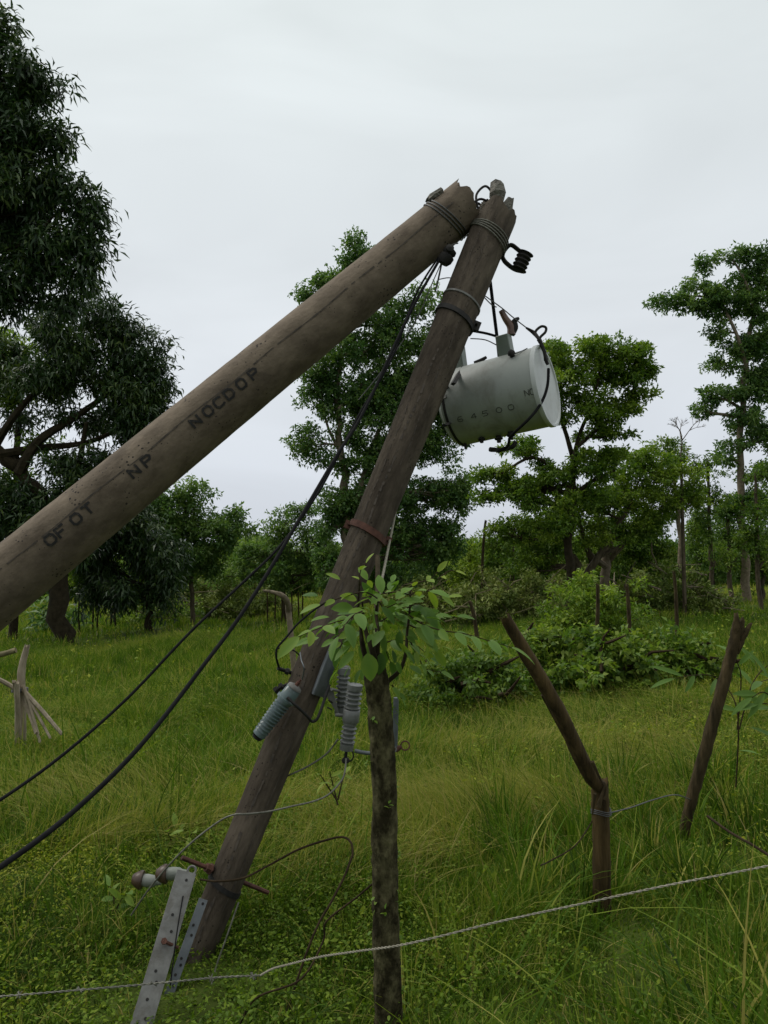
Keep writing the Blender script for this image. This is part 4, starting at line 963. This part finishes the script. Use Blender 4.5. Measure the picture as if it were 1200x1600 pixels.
mb = MB(); mb.ring_tube(smoothpath([P(542, 1172, d5), P(540, 1182, d5), P(540, 1188, d5)], 4), lerpr([.006, .008, .014], 4), 7, noise=.2); mb.ring_tube(smoothpath([P(551, 1174, d5), P(552, 1184, d5), P(546, 1190, d5)], 4), .004, 6)
mb.lathe(P(540, 1184, d5), V(0, 0, -1), [(0, 0), (0, .014), (.01, .020), (.022, .016), (.028, 0)], 9); mb.build('wire_clamp', M['iron'], root); rehome(root)

# ------------------------------------------------------------------ wires and rods low on the leaning pole
cable('tangled_wire', [(541, 1185, 3.5), (536, 1215, 3.45), (515, 1240, 3.4), (490, 1252, 3.35), (455, 1260, 3.25), (420, 1268, 3.2), (385, 1272, 3.1), (366, 1273, 3.08), (340, 1285, 3.1), (290, 1325, 3.1), (240, 1380, 3.15), (205, 1430, 3.2)], .0038, M['wire'], 'grey wire looped across the front of the leaning pole and down into the weeds', 'wire')
cable('tangled_wire', [(528, 1155, 3.6), (510, 1178, 3.6), (480, 1198, 3.6), (450, 1212, 3.6), (425, 1224, 3.7)], .0042, M['wire'], 'grey wire curving away right of the leaning pole below the insulators', 'wire')
d6 = dR(1370) - .13
cable('vine_stem', [(313, 1374, d6 + .06), (340, 1377, d6), (380, 1372, d6 + .02), (420, 1352, d6 + .1), (465, 1328, d6 + .1), (505, 1314, d6 + .1), (535, 1308, d6 + .1), (549, 1318, d6 + .05), (551, 1340, d6)], .0048, M['drystem'], 'dark stiff rod bent round the foot of the leaning pole and arching to the right', 'rod')
cable('dry_vine', [(551, 1335, 3.05), (540, 1365, 3.0), (520, 1405, 2.95), (497, 1445, 2.9), (475, 1500, 2.85), (455, 1560, 2.8), (438, 1610, 2.75)], .0045, M['drystem'], 'brown dry vine trailing down to the lower edge between pole and live post', 'vine')
cable('dry_vine', [(600, 1365, 2.75), (560, 1400, 2.8), (510, 1440, 2.8), (505, 1470, 2.8), (470, 1530, 2.7), (400, 1560, 2.7), (370, 1612, 2.7)], .0035, M['drystem'], 'thin dark vine zigzagging through the weeds near the live post', 'vine')
root = thing('iron_rod', P(350, 1370, dR(1365)), 'rusty threaded rod pushed through the foot of the leaning pole', 'rod')
mb = MB(); mb.ring_tube([P(284, 1340, dR(1365) - .1), P(352, 1367, dR(1365)), P(419, 1395, dR(1365) + .1)], .0095, 8, noise=.12); mb.build('rod', M['rust'], root)
MB().lathe(P(322, 1355, dR(1365) - .05), P(419, 1395, 3.5) - P(284, 1340, 3.3), [(0, 0), (0, .02), (.02, .02), (.021, .026), (.025, .026), (.026, 0)], 6).build('nut', M['rust'], root); rehome(root)
o = band(SB, SB.t_at(1, 1382), .022, .004, .02, .001).build('clamp_band', M['iron']); tag(o, 'dark iron band round the foot of the leaning pole at the rusty rod', 'clamp')

# crossarms: galvanised channels
def channel(name, label, pa, pb, wpx, da, db, bolts=True, flange=.035, mat_='galv'):
    A_ = P(*pa, da); B_ = P(*pb, db); a = (B_ - A_).normalized(); view = (EYE - A_.lerp(B_, .5)).normalized()
    view = (view - a * view.dot(a)).normalized(); s_ = a.cross(view); L_ = (B_ - A_).length; w_ = wpx * da / F / 2
    root = thing(name, B_, label, 'crossarm'); mb = MB(); c = A_.lerp(B_, .5)
    mb.box(c, a * L_ / 2, s_ * w_, view * .003); mb.build('web', M[mat_], root, bevel=.001)
    for sg in (-1, 1): MB().box(c + s_ * (w_ - .003) * sg - view * (flange / 2 + .0032), a * L_ / 2 * .999, s_ * .003, view * flange / 2).build('flange', M[mat_], root, bevel=.001)
    mb = MB()
    for i, f in enumerate((.07, .30, .40, .64, .70, .80, .90)):
        off = s_ * w_ * (.15 if i % 2 else -.2); q = A_.lerp(B_, f) + off
        mb.ring_tube([q - view * .001 - a * .008, q + view * .0045 - a * .008, ], .006, 6); 
    mb.build('slot', M['iron'], root)
    if bolts:
        mb = MB(); q = A_.lerp(B_, .46); mb.ring_tube([q - s_ * w_ * 1.25 - view * .02, q + s_ * w_ * .35 + view * .03], .007, 6); mb.lathe(q + s_ * w_ * .2 + view * .02, view, [(0, 0), (0, .012), (.012, .012), (.012, 0)], 6); mb.build('bolt', M['rust'], root)
    rehome(root); return root
channel('crossarm', 'pale galvanised crossarm lying against the left of the pole foot, front one', (292, 1362), (214, 1625), 30, 3.12, 2.72)
channel('crossarm', 'narrow bluish steel arm squeezed between the pale crossarm and the pole foot', (318, 1405), (262, 1560), 14, 3.22, 3.0, False, .03, 'galvd')
channel('crossarm', 'weathered second crossarm half hidden in weeds right of the pole foot', (346, 1470), (318, 1625), 22, 3.42, 2.95, True, .03, 'galvd')
cable('thin_wire', [(373, 1410, 3.2), (352, 1470, 3.15), (335, 1520, 3.1), (318, 1600, 2.9)], .0032, M['wire'], 'thin straight wire hanging down the front of the pole foot', 'wire')
cable('thin_wire', [(286, 1400, 3.05), (276, 1460, 2.95), (266, 1540, 2.85)], .0026, M['black'], 'black thread of wire lying along the pale crossarm', 'wire')
# pin insulators on the crossarm end
for i, (p0_, p1_, lab) in enumerate((((292, 1364), (250, 1366), 'pale and brown insulator nearest the top of the pale crossarm'), ((252, 1378), (213, 1374), 'second pale and brown insulator, farther left in the weeds'))):
    d7 = 3.18 + .1 * i; a_, b_ = P(*p0_, d7), P(*p1_, d7); L_ = (b_ - a_).length
    root = thing('pin_insulator', a_, lab, 'insulator', 'insulators on the fallen crossarm')
    MB().lathe(a_, b_ - a_, [(0, 0), (0, .012), (.02, .016), (.03, .023), (.06, .026), (L_ * .75, .024), (L_ * .76, 0)], 24).build('white_stem', M['white'], root)
    MB().lathe(a_.lerp(b_, .72), b_ - a_, [(0, .024), (.002, .037), (.012, .039), (.03, .030), (.045, .02), (.048, 0)], 28).build('brown_shed', M['browncer'], root)
    if i == 0:
        ring(a_ + V(.02, 0, .01), V(.2, -1, .6), .016, .005).build('shackle', M['galv'], root)
    rehome(root)

# ------------------------------------------------------------------ fence posts
def post(name, label, pts, radpx, d_, material, n=14, jag=.02, noise=.12, cat='fence post', tilt=0, sink=True, group=None):
    ps = [P(a, b, d_ + tilt * i) for i, (a, b) in enumerate(pts)]
    if sink: ps[0] = onground(ps[0]) - V(0, 0, .06) if abs(ps[0].z) > .02 else ps[0]
    root = thing(name, ps[0], label, cat, group)
    q = smoothpath(ps, 7); rr = lerpr([r_ * d_ / F for r_ in radpx], 7)
    MB().ring_tube(q, rr, n, noise=noise, jag=jag, seed=len(label)).build('shaft', M[material], root, sharp=60)
    return root, q, rr
d_ = 3.55
root, q, rr = post('fence_post', 'upright stub of the snapped wooden post at the right, standing in grass', [(942, 1500), (941, 1440), (940, 1330), (938, 1250), (938, 1222)], [15, 14.5, 13.5, 13.5, 12], d_, 'wood', jag=.03)
a0, a1 = P(941, 1232, d_ - .02), P(792, 970, d_ - .18)
mb = MB(); mb.ring_tube(smoothpath([a0, P(918, 1205, d_ - .03), P(870, 1105, d_ - .1), P(822, 1022, d_ - .15), a1], 7), lerpr([.030, .035, .033, .031, .024], 7), 12, noise=.12, jag=.03, seed=6)
mb.build('snapped_top', M['wood'], root)
mb = MB()
for (x0, y0, x1, y1, r0) in ((848, 1085, 880, 1150, .012), (925, 1190, 941, 1224, .010), (930, 1240, 926, 1270, .008), (935, 1262, 946, 1226, .012), (945, 1250, 950, 1224, .007)):
    mb = MB(); mb.ring_tube([P(x0, y0, d_ - .08), P(x1, y1, d_ - .06)], [r0, r0 * .3], 5, noise=.3, jag=.01)
    mb.build('splinter', M['wood2'], root, smooth=False)
e_ = P(939, 1270, d_); mb = MB()
for i in range(3): mb.ring_tube([e_ + V(math.cos(a) * .045, math.sin(a) * .045, .008 * i + .006 * math.sin(a * 2)) for a in [x * math.pi / 10 for x in range(21)]], .0025, 5, caps=False)
mb.build('wire_wrap', M['darkwire'], root); rehome(root)
root, q, rr = post('fence_post', 'thin crooked leaning stake with a gnarled top near the right edge', [(1062, 1330), (1080, 1252), (1106, 1160), (1130, 1070), (1146, 1010), (1154, 975)], [7, 8.5, 9.2, 9, 8.5, 8], 4.6, 'wood2', jag=.03, noise=.2)
mb = MB()
for (x0, y0, x1, y1, r0) in ((1150, 1000, 1150, 962, .022), (1152, 1000, 1161, 968, .022), (1152, 1008, 1173, 974, .019), (1150, 1020, 1164, 988, .018)):
    mb.ring_tube([P(x0, y0, 4.6), P((x0 + x1) / 2 + 1, (y0 + y1) / 2, 4.58), P(x1, y1, 4.6)], [r0, r0 * 1.1, r0 * .5], 8, noise=.25, jag=.03, seed=x1)
mb.build('gnarled_top', M['wood2'], root); rehome(root)
# live post with resprouting leaves
dl = 2.62
root = thing('live_post', P(606, 1640, dl), 'lichen spotted live fence post sprouting big green leaves at its top', 'tree')
path = [(608, 1660), (606, 1560), (603, 1450), (601, 1330), (600, 1220), (594, 1120), (588, 1062), (582, 1030)]
q = smoothpath([P(a, b, dl) for a, b in path], 10); rr = lerpr([.046, .045, .043, .042, .040, .039, .040, .030], 10)
MB().ring_tube(q, rr, 22, noise=.14, jag=.02, seed=4).build('trunk', M['postbark'], root)
mb = MB()
LS = [  # woody shoots
    ([(592, 1075), (612, 1060), (626, 1045), (634, 1020), (636, 990), (640, 955), (641, 925)], .009),
    ([(590, 1060), (583, 1020), (570, 980), (566, 940)], .014), ([(585, 1050), (590, 1000), (588, 960), (592, 925)], .013), ([(578, 1040), (566, 1010), (563, 975)], .012),
    ([(575, 1040), (565, 990), (560, 950), (562, 905)], .006)]
shoots = []
for pl, r0 in LS:
    s_ = smoothpath([P(a, b, dl + rng.normal() * .02) for a, b in pl], 5); shoots.append(s_)
    mb.ring_tube(s_, [r0 + (.003 - r0) * i / (len(s_) - 1) for i in range(len(s_))], 7, noise=.15)
mb.build('shoots', M['darkbark'], root)
lv = {'v': [], 'f': [], 't': []}
def leaflet(p, dr, nr, L_, W_, tint, cup=.12):
    dr = Vector(dr).normalized(); sdv = dr.cross(Vector(nr)).normalized(); nn = sdv.cross(dr); b = len(lv['v'])
    prof = [(0, 0), (.12, .50), (.30, .90), (.5, 1.0), (.7, .84), (.87, .48), (1, 0)]
    for s_, w_ in prof:
        c = p + dr * L_ * s_ - nn * L_ * .22 * s_ * s_
        for k in (-1, 0, 1): lv['v'].append(c + sdv * k * w_ * W_ / 2 + nn * abs(k) * w_ * W_ * cup); lv['t'].append(tint - .12 * (k == 0))
    for i in range(len(prof) - 1):
        for k in range(2): a = b + i * 3 + k; lv['f'].append((a, a + 1, a + 4, a + 3))
stem = MB()
def compound(pts, n, L_, tint, dep=dl, drp=.35, zc=0):
    q = smoothpath([P(a, b, dep + zc * i) for i, (a, b) in enumerate(pts)], 8)
    stem.ring_tube(q, [.0028 + (.0012 - .0028) * i / (len(q) - 1) for i in range(len(q))], 5)
    for i in range(n):
        f = .22 + .78 * i / max(n - 1, 1); j = min(int(f * (len(q) - 1)), len(q) - 2)
        t = (q[j + 1] - q[j]).normalized(); sdv = t.cross(V(0, 0, 1)).normalized()
        for sg in ((-1, 1) if i < n - 1 else (0,)):
            if sg and rng.random() < .12: continue
            dr = t * (.55 if sg else 1) + sdv * sg * .85 + V(0, 0, -drp * .55) + Vector(rng.normal(size=3)) * .18
            nr = V(0, 0, 1) + Vector(rng.normal(size=3)) * .35 + (EYE - q[j]).normalized() * .35
            l = L_ * rng.uniform(.75, 1.15); leaflet(q[j], dr, nr, l * 1.05, l * .43, float(np.clip(tint + rng.normal() * .13, 0, 1)))
compound([(562, 960), (540, 968), (515, 975), (490, 985), (466, 995)], 5, .078, .5, dl - .15, .5, -.03)
compound([(566, 955), (552, 962), (538, 978), (528, 995)], 3, .085, .42, dl - .2, .6, -.03)
compound([(590, 935), (570, 925), (545, 930), (520, 938), (500, 945)], 4, .062, .6, dl - .1, .2, .0)
compound([(564, 915), (562, 900), (565, 888), (572, 880)], 3, .045, .85, dl - .05, -.1)
compound([(641, 930), (620, 925), (598, 928), (578, 935)], 4, .066, .6, dl - .05, .1)
compound([(641, 930), (655, 922), (675, 925), (690, 932)], 3, .075, .6, dl - .1, .2)
compound([(641, 925), (650, 912), (672, 905), (684, 893)], 3, .05, .85, dl, -.1)
compound([(684, 905), (700, 893), (712, 892)], 2, .04, .95, dl + .1, .1)
compound([(638, 960), (660, 975), (690, 985), (725, 990), (760, 1000), (800, 1012)], 6, .085, .5, dl - .1, .45, -.02)
compound([(637, 975), (655, 985), (668, 1000), (680, 1015)], 3, .08, .55, dl - .05, .4)
compound([(636, 950), (650, 945), (665, 950), (675, 965)], 3, .09, .35, dl, .6)
compound([(600, 1005), (620, 1000), (645, 1005), (665, 1020)], 3, .07, .35, dl + .15, .3)
compound([(588, 975), (605, 965), (620, 960), (632, 965)], 3, .075, .3, dl + .1, .4)
compound([(566, 985), (550, 990), (540, 1000), (530, 1012)], 3, .075, .25, dl + .15, .5)
compound([(590, 990), (600, 1010), (610, 1035)], 3, .065, .3, dl + .1, .5)
compound([(640, 1000), (655, 1030), (665, 1045), (690, 1050)], 4, .055, .55, dl + .1, .3)
compound([(592, 940), (600, 950), (615, 945), (625, 940)], 3, .08, .5, dl - .02, .3)
compound([(612, 1070), (620, 1080), (628, 1092)], 3, .05, .4, dl + .05, .4)
for _ in range(120):
    a_ = rng.normal() * 52 + 598; b_ = 965 + rng.normal() * 32
    if abs(a_ - 600) > 120 or b_ < 905: continue
    l_ = rng.uniform(.04, .08); out_ = V((a_ - 600) / 45, rng.normal() * .7, .0 + (965 - b_) / 60)
    leaflet(P(a_, b_, dl + rng.uniform(-.16, .22)), out_, V(0, -.5, 1) + Vector(rng.normal(size=3)) * .35, l_, l_ * .42, rng.uniform(.1, .85))
leaflet(P(574, 1020, dl - .08), V(.15, -.2, -1), V(.2, -1, .2), .092, .058, .6)
for a, b, L_ in ((567, 965, .06), (586, 950, .07), (560, 1008, .06), (552, 950, .06), (610, 935, .06), (545, 1000, .055), (600, 985, .06), (625, 985, .055), (575, 985, .06), (650, 955, .07), (596, 1020, .06), (640, 1040, .05)):
    leaflet(P(a, b, dl + rng.uniform(-.1, .1)), Vector(rng.normal(size=3)) + V(0, 0, -.6), V(0, -.6, 1) + Vector(rng.normal(size=3)) * .4, L_ * 1.2, L_ * .65, rng.uniform(.1, .7))
for i in range(22):     # tiny shoots along the trunk
    f = rng.uniform(.08, .85); j = int(f * (len(path) * 10 - 12)); p = q[min(j, len(q) - 1)]; a = rng.uniform(0, 6.28)
    for _ in range(4): leaflet(p + V(math.cos(a) * .05, math.sin(a) * .05, rng.normal() * .015), Vector(rng.normal(size=3)) + V(math.cos(a), math.sin(a), 0) * .6, V(0, 0, 1), .018, .011, rng.uniform(.4, .8))
Vv = np.array([tuple(v) for v in lv['v']]); o = npmesh('leaves', Vv, np.array(lv['f']), M['sapling'], np.array(lv['t']), smooth=True, parent=root)
stem.build('leaf_stems', M['drystem'], root); rehome(root)
# pale rope hanging behind the live post, and split stick
cable('pale_stick', [(618, 800, 4.1), (611, 835, 4.0), (603, 875, 3.9), (597, 905, 3.8), (590, 940, 3.7)], .007, M['rope'], 'pale peeled stick hanging behind the leaning pole above the leaves', 'stick')
cable('grey_stick', [(590, 868, 3.8), (590, 900, 3.75), (588, 955, 3.7)], .012, M['bark'], 'short grey split stick beside the pale peeled one', 'stick')
# wire strands of the fence
cable('fence_wire', [(1330, 1325, 2.5), (1200, 1353, 2.5), (1050, 1382, 2.5), (900, 1414, 2.5), (780, 1440, 2.5), (640, 1474, 2.5), (560, 1486, 2.55), (500, 1495, 2.6), (450, 1507, 2.65), (425, 1514, 2.68), (407, 1524, 2.7)], .0024, M['rope'], 'pale strand of fence wire rising to the right edge in front of the live post', 'wire', sub=40, twist=True)
o = cable('barbed_wire', [(407, 1524, 2.7), (330, 1528, 2.7), (240, 1537, 2.7), (120, 1547, 2.7), (0, 1557, 2.7), (-140, 1566, 2.7)], .0024, M['wire'], 'twisted barbed wire crossing the lower left corner', 'wire', sub=30, twist=True)
mb = MB()
for px, py in ((240, 1537), (395, 1525), (125, 1546), (330, 1528), (30, 1554)):
    c = P(px, py, 2.7)
    for _ in range(4):
        v_ = Vector(rng.normal(size=3)).normalized() * .014; mb.ring_tube([c - v_, c + v_], .0016, 4)
mb.build('barbs', M['wire'], o)
cable('fence_wire', [(945, 1272, 3.55), (985, 1262, 3.7), (1020, 1250, 3.9), (1055, 1242, 4.2), (1080, 1250, 4.6)], .0034, M['darkwire'], 'dark wire from the snapped post to the crooked stake', 'wire')
cable('fence_wire', [(930, 1275, 3.6), (900, 1320, 3.4), (860, 1345, 3.3), (845, 1352, 3.2)], .003, M['drystem'], 'brown dry stem leaning on the snapped post from the left', 'stem')
cable('dry_branch', [(1105, 1275, 3.6), (1140, 1300, 3.45), (1175, 1320, 3.3), (1215, 1345, 3.15)], .006, M['drystem'], 'thin brown branch lying in the grass at the right edge', 'branch')
# stump with sticks at the left
dS = 7.3
root, q, rr = post('tree_stump', 'pale snapped sapling trunk at the left edge with sticks leaning on it', [(32, 1160), (33, 1120), (33, 1078), (34, 1045), (42, 1010)], [8.5, 7.5, 6.5, 5.5, 4], dS, 'bleached', jag=.04, cat='stump')
mb = MB()
for a, b, c, e, r0 in ((28, 1160, 26, 1068, .026), (36, 1070, 62, 1158, .016), (36, 1078, 78, 1152, .014), (38, 1080, 96, 1146, .02), (28, 1078, -20, 1052, .02), (40, 1100, 56, 1145, .018), (26, 1090, 22, 1065, .02)):
    mb = MB(); mb.ring_tube([P(a, b, dS - .05), P((a + c) / 2 + 1, (b + e) / 2, dS - .12), P(c, e, dS - .2)], [r0 * 1.15, r0, r0 * .8], 7, noise=.15, jag=.02)
    mb.build('leaning_stick', M['bleached'], root)
mb = MB(); c = P(31, 1080, dS)
for i in range(3): mb.ring_tube([c + V(math.cos(a) * .07, math.sin(a) * .06, .012 * i) for a in [x * math.pi / 8 for x in range(17)]], .008, 5, caps=False)
mb.build('wire_wrap', M['darkwire'], root); rehome(root)
mb = MB(); mb.ring_tube(smoothpath([P(-40, 1030, 9), P(0, 1023, 9), P(25, 1016, 9)], 5), .03, 8, noise=.15); tag(mb.build('fallen_branch', M['straw']), 'dry branch end entering at the left edge above the stump', 'branch')
# broken bleached branch in the middle distance
root, q, rr = post('broken_trunk', 'bleached trunk bent over at the top, left of the leaning pole', [(461, 1060), (458, 1030), (455, 1000), (453, 975), (450, 950)], [4.5, 4.5, 4.5, 4.5, 4.5], 11.5, 'palebark', cat='stump')
mb = MB(); mb.ring_tube(smoothpath([P(451, 955, 11.5), P(449, 940, 11.4), P(440, 930, 11.3), P(425, 925, 11.2), P(412, 923, 11.1)], 5), lerpr([.042, .045, .038, .028, .015], 5), 8, noise=.25, jag=.04); mb.build('bent_top', M['palebark'], root); rehome(root)
for pts_, rad_, d_, lab in (([(748, 1012), (744, 985), (740, 960), (735, 942)], [5, 4.5, 4, 3.5], 13, 'weathered stake behind the leaves of the live post'),
                            ([(1057, 985), (1057, 955), (1056, 925), (1053, 895)], [4, 3.8, 3.5, 3], 15, 'thin stake right of the vine mound'),
                            ([(933, 1030), (933, 985), (934, 950), (934, 915)], [4.5, 4.5, 4, 4], 13.5, 'dark stake sunk in the vine mound'),
                            ([(983, 975), (982, 945), (979, 915)], [4, 4, 3.5], 15, 'stake between the mound and the pale forked trunk'),
                            ([(752, 925), (754, 880), (757, 830), (759, 814)], [3.2, 3, 2.6, 2.4], 26, 'tall thin grey post far behind the transformer')):
    r_, _, _ = post('stake', lab, pts_, [.75 * k for k in rad_], d_, 'wood2', cat='post', jag=.05); rehome(r_)
for i in range(7):
    px = 418 + i * 9 + (i % 3) * 2; r_, _, _ = post('far_post', 'grey post in a short row under the bushy trees', [(px, 955), (px + rng.uniform(-2, 2), 925)], [1.3, 1.1], 30, 'wood2', cat='post', jag=0, group='far fence posts'); rehome(r_)

# ------------------------------------------------------------------ plants near the camera
def lanceplant(label, base, shoots_, d_, L_, W_, tint, cat='plant', name='leafy_plant', mat_='sapling'):
    """shoots_: lists of photo points; long narrow leaves alternate along each"""
    global lv; lv = {'v': [], 'f': [], 't': []}
    g = onground(P(*base, d_)); root = thing(name, g, label, cat); st = MB()
    for s_ in shoots_:
        q = smoothpath([P(a, b, d_ + .04 * i * (1 if rng.random() < .5 else -1)) for i, (a, b) in enumerate(s_)], 6)
        if len(s_) > 2 : st.ring_tube(q, [.005 + (.0018 - .005) * i / (len(q) - 1) for i in range(len(q))], 5)
        for j in range(3, len(q) - 1, 3):
            t = (q[j + 1] - q[j]).normalized(); sdv = t.cross((EYE - q[j]).normalized()).normalized()
            sg = 1 if (j // 3) % 2 else -1
            dr = t * .7 + sdv * sg * .8 + V(0, 0, -.15) + Vector(rng.normal(size=3)) * .25
            leaflet(q[j], dr, V(0, -.7, 1) + Vector(rng.normal(size=3)) * .4, L_ * rng.uniform(.7, 1.2), W_, float(np.clip(tint + rng.normal() * .12, 0, 1)))
        leaflet(q[-1], (q[-1] - q[-3]), V(0, -.6, 1), L_, W_, tint)
    npmesh('leaves', np.array([tuple(v) for v in lv['v']]), np.array(lv['f']), M[mat_], np.array(lv['t']), smooth=True, parent=root)
    st.build('stems', M['drystem'], root); rehome(root)
lanceplant('plant with long pointed leaves behind the top of the crooked stake', (1150, 1300),
           [[(1150, 1230), (1152, 1110), (1120, 1060), (1085, 1055), (1055, 1060)], [(1152, 1140), (1158, 1060), (1150, 1025), (1160, 1000)], [(1155, 1140), (1175, 1070), (1200, 1040), (1235, 1025)]], 4.9, .165, .034, .35)
lanceplant('bluish plant with drooping strap leaves at the right edge', (1215, 1280),
           [[(1220, 1260), (1222, 1160), (1205, 1105), (1185, 1100)], [(1222, 1180), (1218, 1110), (1195, 1082), (1175, 1090)], [(1222, 1150), (1235, 1080), (1215, 1060), (1190, 1065)]], 3.9, .15, .034, .4)
lanceplant('small bright upright weed left of the leaning pole foot', (275, 1350), [[(278, 1345), (280, 1320), (276, 1295)], [(278, 1340), (268, 1315), (262, 1300)], [(280, 1340), (292, 1315), (300, 1302)]], 4.4, .10, .035, .75)
lanceplant('yellow green weed shoot beneath the grey cutout', (525, 1260), [[(528, 1258), (520, 1225), (515, 1205)], [(528, 1250), (535, 1220), (540, 1208)], [(526, 1250), (508, 1222), (500, 1210)]], 4.0, .07, .024, .85)
lanceplant('leafy weed at the foot of the thick black cable', (170, 1440), [[(175, 1440), (178, 1405), (172, 1385)], [(175, 1435), (190, 1405), (200, 1395)]], 3.6, .08, .03, .6)
